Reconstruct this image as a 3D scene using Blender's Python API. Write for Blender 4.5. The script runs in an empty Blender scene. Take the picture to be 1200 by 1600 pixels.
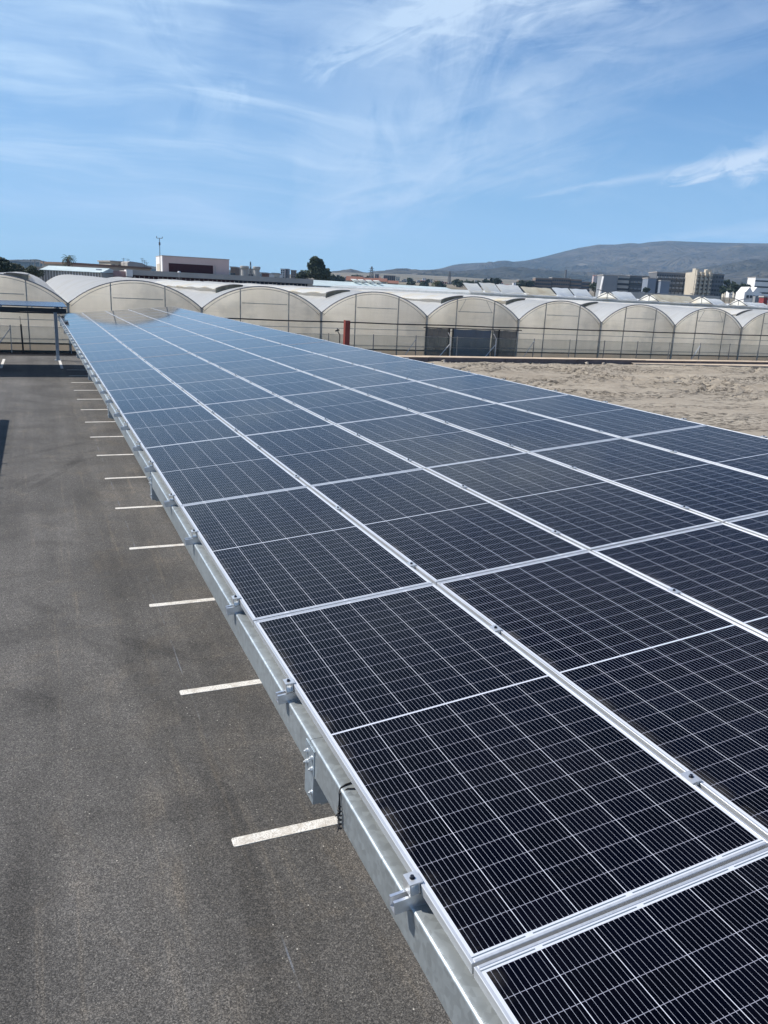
import bpy, math, random
from mathutils import Vector, Matrix, noise

# ------------------------------------------------------------------ camera, world, sun
S = bpy.context.scene
COL = S.collection
CAM = Vector((-0.94, -1.4432, 4.131))
F = 1251.78
RIGHT = Vector((0.92103216, -0.38673133, 0.04624546))
DOWN = Vector((-0.06114371, -0.26082804, -0.96344703))
FWD = Vector((0.38465726, 0.88453808, -0.2638772))
cd = bpy.data.cameras.new('camera')
cam = bpy.data.objects.new('camera', cd)
COL.objects.link(cam)
cd.sensor_fit = 'VERTICAL'
cd.sensor_height = 36.0
cd.lens = 36.0 * F / 1600.0
cd.clip_start = 0.05
cd.clip_end = 30000
m = Matrix.Identity(4)
for i in range(3):
    m[i][0] = RIGHT[i]; m[i][1] = -DOWN[i]; m[i][2] = -FWD[i]; m[i][3] = CAM[i]
cam.matrix_world = m
S.camera = cam
S.view_settings.view_transform = 'Standard'
S.view_settings.look = 'None'
S.view_settings.exposure = 0.31
S.view_settings.gamma = 1.0
S.cycles.max_bounces = 8
S.cycles.transparent_max_bounces = 12
S.cycles.volume_bounces = 1
S.cycles.use_denoising = True

SUN = Vector((-1.0, 0.6, 1.35)).normalized()
SUN_EL = math.asin(SUN.z)
SUN_AZ = math.atan2(SUN.x, SUN.y)          # clockwise from +Y

sd = bpy.data.lights.new('sun', 'SUN')
sd.energy = 5.0
sd.angle = math.radians(0.53)
sd.color = (1.0, 0.955, 0.89)
so = bpy.data.objects.new('sun', sd)
COL.objects.link(so)
so.rotation_euler = SUN.to_track_quat('Z', 'Y').to_euler()
so.location = (-30, 20, 60)


class NT:
    """tiny node helper"""
    def __init__(self, tree):
        self.t = tree
        self.n = tree.nodes
        self.l = tree.links
    def set(self, sock, v):
        if isinstance(v, bpy.types.NodeSocket):
            self.l.new(v, sock)
        elif v is not None:
            if isinstance(v, (tuple, list)) and len(v) == 3 and sock.type == 'RGBA':
                v = (*v, 1)
            sock.default_value = v
    def math(self, op, a, b=None, c=None, clamp=False):
        n = self.n.new('ShaderNodeMath'); n.operation = op; n.use_clamp = clamp
        self.set(n.inputs[0], a)
        if b is not None: self.set(n.inputs[1], b)
        if c is not None: self.set(n.inputs[2], c)
        return n.outputs[0]
    def vmath(self, op, a, b=None, scale=None):
        n = self.n.new('ShaderNodeVectorMath'); n.operation = op
        self.set(n.inputs[0], a)
        if b is not None: self.set(n.inputs[1], b)
        if scale is not None: self.set(n.inputs['Scale'], scale)
        return n.outputs['Value'] if op in ('DOT_PRODUCT', 'LENGTH', 'DISTANCE') else n.outputs[0]
    def mix(self, f, a, b, blend='MIX'):
        n = self.n.new('ShaderNodeMix'); n.data_type = 'RGBA'; n.blend_type = blend
        self.set(n.inputs[0], f); self.set(n.inputs[6], a); self.set(n.inputs[7], b)
        return n.outputs[2]
    def noise(self, vec, scale, detail=3, rough=0.5, dist=0.0, col=False):
        n = self.n.new('ShaderNodeTexNoise')
        self.set(n.inputs['Vector'], vec)
        n.inputs['Scale'].default_value = scale
        n.inputs['Detail'].default_value = detail
        n.inputs['Roughness'].default_value = rough
        n.inputs['Distortion'].default_value = dist
        return n.outputs['Color' if col else 'Fac']
    def vor(self, vec, scale, feat='F1', out='Distance'):
        n = self.n.new('ShaderNodeTexVoronoi'); n.feature = feat
        self.set(n.inputs['Vector'], vec); n.inputs['Scale'].default_value = scale
        return n.outputs[out]
    def ramp(self, f, lo, hi, smooth=True):
        n = self.n.new('ShaderNodeMapRange')
        n.interpolation_type = 'SMOOTHSTEP' if smooth else 'LINEAR'
        self.set(n.inputs[0], f); self.set(n.inputs[1], lo); self.set(n.inputs[2], hi)
        return n.outputs[0]
    def sep(self, v):
        n = self.n.new('ShaderNodeSeparateXYZ'); self.set(n.inputs[0], v); return n.outputs
    def comb(self, x, y, z):
        n = self.n.new('ShaderNodeCombineXYZ')
        for i, v in enumerate((x, y, z)): self.set(n.inputs[i], v)
        return n.outputs[0]
    def mapping(self, vec, rot=(0, 0, 0), scale=(1, 1, 1), loc=(0, 0, 0)):
        n = self.n.new('ShaderNodeMapping'); self.set(n.inputs[0], vec)
        n.inputs['Location'].default_value = loc
        n.inputs['Rotation'].default_value = rot
        n.inputs['Scale'].default_value = scale
        return n.outputs[0]
    def bump(self, h, strength=0.5, dist=0.01, normal=None):
        n = self.n.new('ShaderNodeBump'); self.set(n.inputs['Height'], h)
        n.inputs['Strength'].default_value = strength; n.inputs['Distance'].default_value = dist
        if normal is not None: self.set(n.inputs['Normal'], normal)
        return n.outputs[0]


def pxdir(x, y):
    return (RIGHT * ((x - 600) / F) + DOWN * ((y - 800) / F) + FWD)


# sky
W = bpy.data.worlds.new('World'); S.world = W
W.use_nodes = True
w = NT(W.node_tree)
W.node_tree.nodes.clear()
SKY_K = 0.072
sky = w.n.new('ShaderNodeTexSky'); sky.sky_type = 'NISHITA'
sky.sun_disc = False
sky.sun_elevation = SUN_EL
sky.sun_rotation = SUN_AZ
sky.altitude = 30
sky.air_density = 1.0
sky.dust_density = 0.6
sky.ozone_density = 2.2
tc = w.n.new('ShaderNodeTexCoord').outputs['Generated']
dn = w.vmath('NORMALIZE', tc)
dx, dy, dz = w.sep(dn)
zz = w.math('ADD', w.math('MAXIMUM', dz, 0.0), 0.16)
pl = w.comb(w.math('DIVIDE', dx, zz), w.math('DIVIDE', dy, zz), 0.0)
warp = w.noise(pl, 0.8, 3, 0.5, 0, True)
plw = w.vmath('ADD', pl, w.vmath('SCALE', w.vmath('SUBTRACT', warp, (0.5, 0.5, 0.5)), scale=0.9))
c1 = w.noise(w.mapping(plw, (0, 0, 0.55), (0.55, 1.9, 1)), 1.15, 8, 0.62, 0.4)
c2 = w.noise(w.mapping(plw, (0, 0, -0.35), (0.5, 2.6, 1), (3.1, 1.2, 0)), 1.5, 9, 0.62, 0.3)
c3 = w.noise(pl, 0.7, 2, 0.5)
leftness = w.vmath('DOT_PRODUCT', dn, tuple(-RIGHT))
veil = w.ramp(leftness, -0.16, 0.20)
m1 = w.math('MULTIPLY', w.ramp(c1, 0.42, 0.74), w.math('ADD', w.math('MULTIPLY', veil, 0.66), 0.05))
m2 = w.math('MULTIPLY', w.ramp(c2, 0.48, 0.78), w.math('ADD', w.math('MULTIPLY', veil, 0.34), 0.12))
m3 = w.math('MULTIPLY', w.math('MULTIPLY', w.ramp(c3, 0.2, 0.65), veil), 0.40)
fac = w.math('ADD', w.math('ADD', m1, m2), m3)
# streaks low on the right: stretched bright wisps at fixed sky directions
def wisp(ax, ay, bx, by, width, amp, seed):
    fr_ = 45.0 if width < 0.06 else 13.0
    A = pxdir(ax, ay).normalized(); B = pxdir(bx, by).normalized()
    u = (B - A); L = u.length; u.normalize()
    v = u.cross((A + B).normalized()).normalized()
    rel = w.vmath('SUBTRACT', dn, tuple(A))
    s = w.math('DIVIDE', w.vmath('DOT_PRODUCT', rel, tuple(u)), L)
    t = w.vmath('DOT_PRODUCT', rel, tuple(v))
    q = w.noise(w.comb(w.math('MULTIPLY', s, 2.2), w.math('MULTIPLY', t, fr_), seed), 1.0, 8, 0.62, 0.9)
    t2 = w.math('ADD', t, w.math('MULTIPLY', w.math('SUBTRACT', q, 0.5), width * 2.4))
    wd = w.math('ADD', w.math('MULTIPLY', w.math('MAXIMUM', s, 0.0), width), width * 0.12)
    prof = w.math('SUBTRACT', 1.0, w.math('MINIMUM', w.math('DIVIDE', w.math('ABSOLUTE', t2), wd), 1.0))
    ends = w.math('MULTIPLY', w.ramp(s, 0.0, 0.25), w.ramp(s, 1.9, 1.3))
    body = w.math('MULTIPLY', w.math('POWER', prof, 0.9), ends)
    return w.math('MULTIPLY', w.math('MULTIPLY', body, w.ramp(q, 0.25, 0.62)), amp)
for a in ((1020, 287, 1200, 246, 0.024, 1.0, 1.0), (800, 311, 1050, 270, 0.008, 0.34, 4.0),
          (980, 380, 1230, 352, 0.013, 0.45, 7.0), (560, 30, 860, -20, 0.05, 0.45, 9.0),
          (600, 190, 1050, 60, 0.04, 0.24, 12.0), (470, 330, 760, 240, 0.05, 0.38, 15.0),
          (440, 420, 640, 90, 0.16, 0.42, 21.0), (450, 120, 700, 0, 0.05, 0.45, 23.0), (360, 230, 180, -20, 0.12, 0.34, 27.0), (850, 300, 1080, 262, 0.006, 0.22, 31.0)):
    fac = w.math('ADD', fac, wisp(*a))
fac = w.math('MULTIPLY', w.math('MINIMUM', fac, 0.92), w.ramp(dz, 0.0, 0.10))
cloudcol = w.mix(w.ramp(leftness, -0.5, 0.4), (8.2, 9.6, 11.4), (6.2, 8.6, 11.4))
skyc = w.mix(1.0, sky.outputs[0], (0.25, 0.71, 1.22), 'MULTIPLY')
skyc = w.mix(w.math('MULTIPLY', w.math('POWER', w.ramp(dz, 0.42, -0.02, False), 1.6), 0.72), skyc, (6.0, 9.4, 12.3))
skymix = w.mix(fac, skyc, cloudcol)
bg = w.n.new('ShaderNodeBackground'); bg.inputs[1].default_value = SKY_K
w.l.new(skymix, bg.inputs[0])
wo = w.n.new('ShaderNodeOutputWorld'); w.l.new(bg.outputs[0], wo.inputs[0])

# ------------------------------------------------------------------ helpers
def hor(x):                     # horizon line of this camera (y for a given x)
    return 430.9 + 0.048 * (x - 52.7)

def at(px, py, depth):
    """point whose depth along the view axis is `depth` metres, seen at photo pixel px,py"""
    return CAM + pxdir(px, py) * depth


class MB:
    def __init__(self):
        self.v = []; self.f = []; self.uv = {}; self.mi = []
        self.cur = 0
    def quad(self, *p):
        i = len(self.v); self.v += [tuple(q) for q in p]
        self.f.append(tuple(range(i, i + len(p)))); self.mi.append(self.cur)
    def box(self, x0, x1, y0, y1, z0, z1, M=None):
        i = len(self.v)
        P = [(x, y, z) for z in (z0, z1) for y in (y0, y1) for x in (x0, x1)]
        if M is not None: P = [tuple(M @ Vector(p)) for p in P]
        self.v += P
        for q in ((0, 2, 3, 1), (4, 5, 7, 6), (0, 1, 5, 4), (2, 6, 7, 3), (0, 4, 6, 2), (1, 3, 7, 5)):
            self.f.append(tuple(i + k for k in q)); self.mi.append(self.cur)
    def bar(self, a, b, w_, h_, up=(0, 0, 1)):
        a = Vector(a); b = Vector(b); d = b - a; L = d.length
        if L < 1e-6: return
        d.normalize(); up = Vector(up)
        s = d.cross(up)
        if s.length < 1e-4: s = d.cross(Vector((1, 0, 0)))
        s.normalize(); u = s.cross(d)
        M = Matrix(((s.x, d.x, u.x, a.x), (s.y, d.y, u.y, a.y), (s.z, d.z, u.z, a.z), (0, 0, 0, 1)))
        self.box(-w_ / 2, w_ / 2, 0, L, -h_ / 2, h_ / 2, M)
    def tube(self, pts, r, n=8, cap=True):
        rings = []
        pts = [Vector(p) for p in pts]
        rr = r if isinstance(r, (list, tuple)) else [r] * len(pts)
        prev = None
        for k, p in enumerate(pts):
            d = (pts[min(k + 1, len(pts) - 1)] - pts[max(k - 1, 0)])
            if d.length < 1e-9: d = Vector((0, 0, 1))
            d.normalize()
            if prev is None:
                s = d.cross(Vector((0, 0, 1)))
                if s.length < 1e-3: s = d.cross(Vector((1, 0, 0)))
            else:
                s = prev - d * prev.dot(d)
            s.normalize(); prev = s; t = d.cross(s)
            i = len(self.v)
            for j in range(n):
                a = 2 * math.pi * j / n
                self.v.append(tuple(p + (s * math.cos(a) + t * math.sin(a)) * rr[k]))
            rings.append(i)
        for k in range(len(rings) - 1):
            for j in range(n):
                a, b = rings[k], rings[k + 1]
                self.f.append((a + j, a + (j + 1) % n, b + (j + 1) % n, b + j)); self.mi.append(self.cur)
        if cap:
            self.f.append(tuple(rings[0] + j for j in range(n))[::-1]); self.mi.append(self.cur)
            self.f.append(tuple(rings[-1] + j for j in range(n))); self.mi.append(self.cur)
    def prism(self, prof, y0, y1, axis='y'):
        """profile [(x,z)...] extruded along y"""
        i = len(self.v); n = len(prof)
        for y in (y0, y1):
            for (x, z) in prof:
                self.v.append((x, y, z) if axis == 'y' else (y, x, z))
        for j in range(n):
            k = (j + 1) % n
            self.f.append((i + j, i + k, i + n + k, i + n + j)); self.mi.append(self.cur)
        self.f.append(tuple(i + j for j in range(n))[::-1]); self.mi.append(self.cur)
        self.f.append(tuple(i + n + j for j in range(n))); self.mi.append(self.cur)
    def grid(self, nx, ny, fn):
        i = len(self.v)
        for b in range(ny + 1):
            for a in range(nx + 1):
                self.v.append(tuple(fn(a / nx, b / ny)))
        for b in range(ny):
            for a in range(nx):
                p = i + b * (nx + 1) + a
                self.f.append((p, p + 1, p + nx + 2, p + nx + 1)); self.mi.append(self.cur)
    def mesh(self, name, smooth=False):
        me = bpy.data.meshes.new(name)
        me.from_pydata(self.v, [], self.f)
        if smooth:
            me.polygons.foreach_set('use_smooth', [True] * len(me.polygons))
        if any(self.mi):
            me.polygons.foreach_set('material_index', self.mi)
        me.update()
        return me


def obj(name, mb, mat, parent=None, smooth=False, loc=None):
    me = mb.mesh(name, smooth) if isinstance(mb, MB) else mb
    if isinstance(mb, MB):
        for mt in (mat if isinstance(mat, (list, tuple)) else [mat]):
            me.materials.append(mt)
    o = bpy.data.objects.new(name, me)
    COL.objects.link(o)
    if parent is not None: o.parent = parent
    if loc is not None: o.location = loc
    return o

def tag(o, label, cat, group=None):
    o['label'] = label; o['category'] = cat
    if group: o['group'] = group
    return o

def thing(name, label, cat, loc=(0, 0, 0), rotz=0, group=None):
    o = bpy.data.objects.new(name, None); COL.objects.link(o)
    o.location = loc; o.rotation_euler = (0, 0, rotz)
    o.empty_display_size = 0.2
    return tag(o, label, cat, group)

def kind(o, k):
    o['kind'] = k
    return o

def recalc(me):
    import bmesh
    b = bmesh.new(); b.from_mesh(me); bmesh.ops.recalc_face_normals(b, faces=b.faces); b.to_mesh(me); b.free()

# ------------------------------------------------------------------ materials
def newmat(name):
    mt = bpy.data.materials.new(name); mt.use_nodes = True
    t = NT(mt.node_tree)
    p = mt.node_tree.nodes['Principled BSDF']
    return mt, t, p

def simple(name, colr, rough=0.7, metal=0.0, var=0.12, scale=3.0, spec=0.5, bump=0.0, bscale=40, dirt=None):
    mt, t, p = newmat(name)
    oc = t.n.new('ShaderNodeTexCoord').outputs['Object']
    n = t.noise(oc, scale, 5, 0.6)
    a = tuple(c * (1 - var) for c in colr); b = tuple(min(1, c * (1 + var)) for c in colr)
    cc = t.mix(t.ramp(n, 0.3, 0.7), a, b)
    if dirt:
        n2 = t.noise(t.mapping(oc, (0, 0, 0), (1, 1, 0.35)), scale * 2.3, 6, 0.65)
        cc = t.mix(t.math('MULTIPLY', t.ramp(n2, 0.52, 0.75), 0.6), cc, dirt)
    t.set(p.inputs['Base Color'], cc)
    p.inputs['Roughness'].default_value = rough
    p.inputs['Metallic'].default_value = metal
    p.inputs['Specular IOR Level'].default_value = spec
    if bump:
        t.set(p.inputs['Normal'], t.bump(t.noise(oc, bscale, 4, 0.6), bump, 0.01))
    return mt

MT = {}
# panel dimensions (metres)
PW, PL = 1.038, 2.338           # panel width / length
CP, RP = 1.058, 2.35            # column and row pitch
TILT = math.radians(5.8275)
ZA = 2.4576                     # height of the low edge (top of frame)
NCOL, R0, R1 = 5, -1, 16

def glass_material():
    mt, t, p = newmat('solar cells under glass')
    uv = t.n.new('ShaderNodeUVMap').outputs[0]
    u, v, _ = t.sep(uv)
    mx, my, midg = 0.020, 0.026, 0.009
    cw = (PW - 2 * mx) / 6.0
    half = PL / 2.0
    ch = (half - my - midg / 2) / 13.0
    # across
    uu = t.math('DIVIDE', t.math('SUBTRACT', u, mx), cw)
    cu = t.math('FLOOR', uu); fu = t.math('FRACT', uu)
    edge = t.math('MULTIPLY', t.math('MINIMUM', fu, t.math('SUBTRACT', 1.0, fu)), cw)
    colline = t.math('LESS_THAN', edge, 0.00105)
    inu = t.math('MULTIPLY', t.math('GREATER_THAN', uu, 0.0), t.math('LESS_THAN', uu, 6.0))
    # along (mirrored about the middle)
    vv = t.math('SUBTRACT', t.math('ABSOLUTE', t.math('SUBTRACT', v, half)), midg / 2)
    vr = t.math('DIVIDE', vv, ch)
    fv = t.math('FRACT', vr); cv = t.math('FLOOR', vr)
    ev = t.math('MULTIPLY', t.math('MINIMUM', fv, t.math('SUBTRACT', 1.0, fv)), ch)
    rowline = t.math('LESS_THAN', ev, 0.0008)
    inv = t.math('MULTIPLY', t.math('GREATER_THAN', vr, 0.0), t.math('LESS_THAN', vr, 13.0))
    # busbars, nine per cell, a little broader at the cell ends
    bt = t.math('SUBTRACT', t.math('MULTIPLY', fu, 9.6), 0.8)
    br = t.math('ROUND', bt)
    bd = t.math('MULTIPLY', t.math('ABSOLUTE', t.math('SUBTRACT', bt, br)), cw / 9.6)
    near_end = t.math('LESS_THAN', ev, 0.0062)
    bw = t.math('ADD', 0.00040, t.math('MULTIPLY', near_end, 0.00034))
    bus = t.math('MULTIPLY', t.math('LESS_THAN', bd, bw),
                 t.math('MULTIPLY', t.math('GREATER_THAN', bt, -0.4), t.math('LESS_THAN', bt, 8.4)))
    oi = t.n.new('ShaderNodeObjectInfo').outputs['Random']
    sgn = t.math('GREATER_THAN', v, half)
    wn = t.n.new('ShaderNodeTexWhiteNoise'); wn.noise_dimensions = '3D'
    t.set(wn.inputs['Vector'], t.comb(cu, t.math('ADD', cv, t.math('MULTIPLY', sgn, 20.0)), t.math('MULTIPLY', oi, 91.0)))
    k = wn.outputs['Value']
    cell = t.mix(k, (0.0003, 0.0004, 0.0018), (0.0007, 0.0009, 0.0040))
    cell = t.mix(t.math('MULTIPLY', oi, 0.5), cell, (0.0006, 0.0007, 0.0022))
    c = t.mix(bus, cell, (0.34, 0.35, 0.40))
    c = t.mix(rowline, c, (0.25, 0.25, 0.30))
    c = t.mix(colline, c, (0.58, 0.59, 0.64))
    inn = t.math('MULTIPLY', inu, inv)
    # margins: white back sheet with the grey interconnect ribbon near both short ends
    mg = t.math('ABSOLUTE', t.math('SUBTRACT', vv, half - midg / 2 - my + 0.0085))
    ribbon = t.math('MULTIPLY', t.math('LESS_THAN', mg, 0.0022),
                    t.math('GREATER_THAN', t.math('ABSOLUTE', t.math('SUBTRACT', t.math('FRACT', t.math('MULTIPLY', uu, 0.5)), 0.5)), 0.035))
    back = t.mix(ribbon, (0.52, 0.54, 0.59), (0.12, 0.15, 0.18))
    c = t.mix(inn, back, c)
    oc = t.n.new('ShaderNodeTexCoord').outputs['Object']
    geo = t.n.new('ShaderNodeNewGeometry').outputs['Position']
    dust = t.ramp(t.noise(geo, 1.3, 6, 0.6), 0.35, 0.8)
    c = t.mix(t.math('MULTIPLY', dust, 0.006), c, (0.45, 0.42, 0.38))
    silt = t.math('MULTIPLY', t.ramp(u, 0.075, 0.012), t.ramp(t.noise(t.mapping(geo, (0, 0, 0), (3, 7, 1)), 1.0, 5, 0.65), 0.40, 0.70))
    c = t.mix(t.math('MULTIPLY', silt, 0.10), c, (0.42, 0.38, 0.32))
    runs = t.noise(t.mapping(geo, (0, 0, 0), (0.9, 26, 1)), 1.0, 5, 0.6)
    c = t.mix(t.math('MULTIPLY', t.math('MULTIPLY', t.ramp(runs, 0.58, 0.74), dust), 0.02), c, (0.45, 0.42, 0.38))
    t.set(p.inputs['Base Color'], c)
    p.inputs['IOR'].default_value = 1.165
    r = t.math('ADD', 0.035, t.math('ADD', t.math('MULTIPLY', t.noise(geo, 0.9, 4, 0.6), 0.05), t.math('MULTIPLY', silt, 0.12)))
    t.set(p.inputs['Roughness'], r)
    return mt
MT['cells'] = glass_material()

def alu(name, col=(0.66, 0.665, 0.67), rough=0.42, metal=0.60):
    mt, t, p = newmat(name)
    oc = t.n.new('ShaderNodeNewGeometry').outputs['Position']
    n = t.noise(t.mapping(oc, (0, 0, 0), (1, 0.06, 1)), 60, 4, 0.6)
    t.set(p.inputs['Base Color'], t.mix(t.ramp(n, 0.3, 0.7), tuple(c * 0.9 for c in col), col))
    t.set(p.inputs['Roughness'], t.math('ADD', rough - 0.05, t.math('MULTIPLY', n, 0.12)))
    p.inputs['Metallic'].default_value = metal
    return mt
MT['frame'] = alu('anodised frame')
MT['rail'] = alu('mill finish rail', (0.72, 0.74, 0.77), 0.34, 0.85)
MT['clamp'] = alu('bright clamp', (0.72, 0.72, 0.71), 0.34, 0.65)
MT['bolt'] = simple('dark bolt', (0.05, 0.055, 0.07), 0.35, 0.8, 0.2, 60)

def galv(name, base=(0.50, 0.54, 0.55), rough=0.4, metal=0.72):
    mt, t, p = newmat(name)
    g = t.n.new('ShaderNodeNewGeometry').outputs['Position']
    v = t.vor(g, 45, 'F1', 'Color')
    vs = t.sep(v)[0]
    big = t.noise(t.mapping(g, (0, 0, 0), (1, 0.35, 1)), 2.2, 6, 0.65)
    st = t.noise(t.mapping(g, (0, 0, 0), (1, 1.0, 0.25)), 9.0, 5, 0.6)
    c = t.mix(vs, tuple(x * 0.88 for x in base), tuple(min(1, x * 1.10) for x in base))
    c = t.mix(t.math('MULTIPLY', t.ramp(big, 0.35, 0.7), 0.45), c, tuple(min(1, x * 1.25) for x in base))
    c = t.mix(t.math('MULTIPLY', t.ramp(st, 0.52, 0.78), 0.35), c, (0.30, 0.31, 0.30))
    t.set(p.inputs['Base Color'], c)
    r = t.math('ADD', rough - 0.08, t.math('ADD', t.math('MULTIPLY', vs, 0.05), t.math('MULTIPLY', big, 0.14)))
    t.set(p.inputs['Roughness'], r)
    p.inputs['Metallic'].default_value = metal
    t.set(p.inputs['Normal'], t.bump(t.noise(g, 18, 3, 0.5), 0.10, 0.004))
    return mt
MT['galv'] = galv('galvanised steel')
MT['galv2'] = galv('galvanised plate', (0.46, 0.52, 0.56), 0.42)
MT['rope'] = simple('black cable tie', (0.012, 0.012, 0.014), 0.5)
MT['strip'] = alu('gap strip', (0.36, 0.39, 0.39), 0.5, 0.5)

def asphalt_mat():
    mt, t, p = newmat('asphalt')
    g = t.n.new('ShaderNodeNewGeometry').outputs['Position']
    def mul(c, m_): return t.mix(1.0, c, m_, 'MULTIPLY')
    def grey(f, lo, hi):
        v = t.math('ADD', lo, t.math('MULTIPLY', f, hi - lo)); return t.comb(v, v, v)
    # aggregate: stones in binder, with open pits between them
    d1 = t.vor(g, 150, 'F1', 'Distance'); r1 = t.sep(t.vor(g, 150, 'F1', 'Color'))[0]
    r2 = t.sep(t.vor(g, 84, 'F1', 'Color'))[1]
    fine = t.noise(g, 260, 3, 0.7)
    pit = t.ramp(t.noise(g, 95, 4, 0.75), 0.47, 0.38)
    big = t.noise(g, 0.55, 6, 0.62, 0.6)
    mid = t.noise(t.mapping(g, (0, 0, 0.1), (1, 0.6, 1)), 1.5, 6, 0.66, 0.9)
    base = t.mix(t.math('POWER', r1, 1.6), (0.058, 0.055, 0.053), (0.165, 0.156, 0.146))
    base = t.mix(t.math('MULTIPLY', t.ramp(r2, 0.70, 0.95), 0.6), base, (0.21, 0.196, 0.18))
    base = mul(base, grey(t.ramp(d1, 0.75, 0.35), 0.66, 1.08))
    base = mul(base, grey(t.math('SUBTRACT', 1.0, pit), 0.52, 1.06))
    base = mul(base, grey(fine, 0.80, 1.24))
    # slow patches: worn grey, brown dust, darker binder
    base = mul(base, grey(t.ramp(big, 0.32, 0.68), 0.78, 1.16))
    rough_patch = t.noise(t.mapping(g, loc=(31, 5, 0)), 0.9, 6, 0.7, 1.2)
    base = mul(base, grey(t.ramp(rough_patch, 0.58, 0.44), 1.0, 1.0))
    xx_ = t.sep(g)[0]
    edgez = t.math('MULTIPLY', t.ramp(xx_, -0.9, 0.3), t.ramp(xx_, 1.6, 0.9))
    dust = t.math('MULTIPLY', t.ramp(t.math('ADD', mid, t.math('MULTIPLY', edgez, 0.05)), 0.52, 0.72), 0.45)
    base = t.mix(dust, base, mul(base, (1.42, 1.31, 1.16)))
    oil = t.ramp(t.noise(t.mapping(g, loc=(9, 71, 0)), 1.9, 5, 0.7, 0.7), 0.60, 0.72)
    base = mul(base, grey(oil, 1.0, 0.76))
    lanes = t.noise(t.mapping(g, (0, 0, 0.02), (1.3, 0.05, 1)), 1.0, 4, 0.6)
    base = mul(base, grey(t.ramp(lanes, 0.36, 0.64), 0.84, 1.16))
    # faint drag marks, along and across the lot
    for rot, sc, lo, hi, k_, tint in ((0.07, (9, 0.28, 1), 0.56, 0.70, 0.60, (1.42, 1.34, 1.22)), (-0.42, (7, 0.35, 1), 0.66, 0.74, 0.5, (1.5, 1.4, 1.25)),
                                      (-0.05, (0.35, 3.2, 1), 0.60, 0.72, 0.45, (1.35, 1.28, 1.18)), (0.5, (0.5, 6.0, 1), 0.66, 0.74, 0.5, (0.62, 0.62, 0.64))):
        st = t.noise(t.mapping(g, (0, 0, rot), sc, (k_ * 20, 3, 0)), 1.0, 5, 0.6)
        base = t.mix(t.math('MULTIPLY', t.ramp(st, lo, hi), k_), base, mul(base, tint))
    # chalk line snapped along the bay ends and an old swept arc
    x, y, z = t.sep(g)
    ch = t.math('LESS_THAN', t.math('ABSOLUTE', t.math('ADD', t.math('SUBTRACT', x, 0.30), t.math('MULTIPLY', t.math('SUBTRACT', t.noise(g, 0.7, 2, 0.5), 0.5), 0.05))), 0.006)
    base = t.mix(t.math('MULTIPLY', ch, t.math('MULTIPLY', t.ramp(t.noise(g, 1.1, 4, 0.6), 0.50, 0.66), 0.28)), base, (0.36, 0.41, 0.50))
    for (cx, cy, rr_) in ((-9.5, 4.0, 8.2), (-9.5, 4.0, 9.75), (6.0, 13.0, 9.6), (6.0, 13.0, 8.1), (-14, 22, 14.2)):
        dd = t.math('ABSOLUTE', t.math('SUBTRACT', t.vmath('LENGTH', t.comb(t.math('SUBTRACT', x, cx), t.math('SUBTRACT', y, cy), 0.0)), rr_))
        m_ = t.math('MULTIPLY', t.ramp(dd, 0.13, 0.06), t.ramp(t.noise(t.mapping(g, loc=(cx, cy, 0)), 0.45, 4, 0.6), 0.46, 0.62))
        base = mul(base, grey(t.math('MULTIPLY', m_, 0.8), 1.0, 0.74))
    sp = t.vor(g, 9.0, 'F1', 'Distance'); spc = t.sep(t.vor(g, 9.0, 'F1', 'Color'))[1]
    chip = t.math('MULTIPLY', t.math('LESS_THAN', sp, 0.055), t.math('GREATER_THAN', spc, 0.62))
    base = t.mix(chip, base, (0.50, 0.47, 0.42))
    sp2 = t.vor(g, 30.0, 'F1', 'Distance'); spc2 = t.sep(t.vor(g, 30.0, 'F1', 'Color'))[1]
    chip2 = t.math('MULTIPLY', t.math('LESS_THAN', sp2, 0.15), t.math('GREATER_THAN', spc2, 0.84))
    base = t.mix(t.math('MULTIPLY', chip2, 0.8), base, (0.36, 0.34, 0.30))
    t.set(p.inputs['Base Color'], base)
    p.inputs['Roughness'].default_value = 0.88
    p.inputs['Specular IOR Level'].default_value = 0.35
    h = t.math('SUBTRACT', t.math('ADD', t.math('MULTIPLY', fine, 0.25), t.math('ADD', t.math('MULTIPLY', r1, 0.35), t.math('MULTIPLY', r2, 0.3))), t.math('ADD', t.math('MULTIPLY', d1, 0.4), t.math('MULTIPLY', pit, 0.9)))
    t.set(p.inputs['Normal'], t.bump(h, 0.65, 0.005))
    return mt
MT['asphalt'] = asphalt_mat()

def paint_mat():
    mt, t, p = newmat('worn white road paint')
    g = t.n.new('ShaderNodeNewGeometry').outputs['Position']
    n = t.noise(g, 90, 4, 0.7); n2 = t.noise(g, 7, 5, 0.65)
    c = t.mix(t.ramp(n, 0.34, 0.56), (0.36, 0.335, 0.30), (0.76, 0.735, 0.69))
    c = t.mix(t.math('MULTIPLY', t.ramp(n2, 0.46, 0.68), 0.55), c, (0.38, 0.33, 0.27))
    t.set(p.inputs['Base Color'], c); p.inputs['Roughness'].default_value = 0.7
    t.set(p.inputs['Normal'], t.bump(n, 0.6, 0.004))
    return mt
MT['paint'] = paint_mat()

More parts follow.
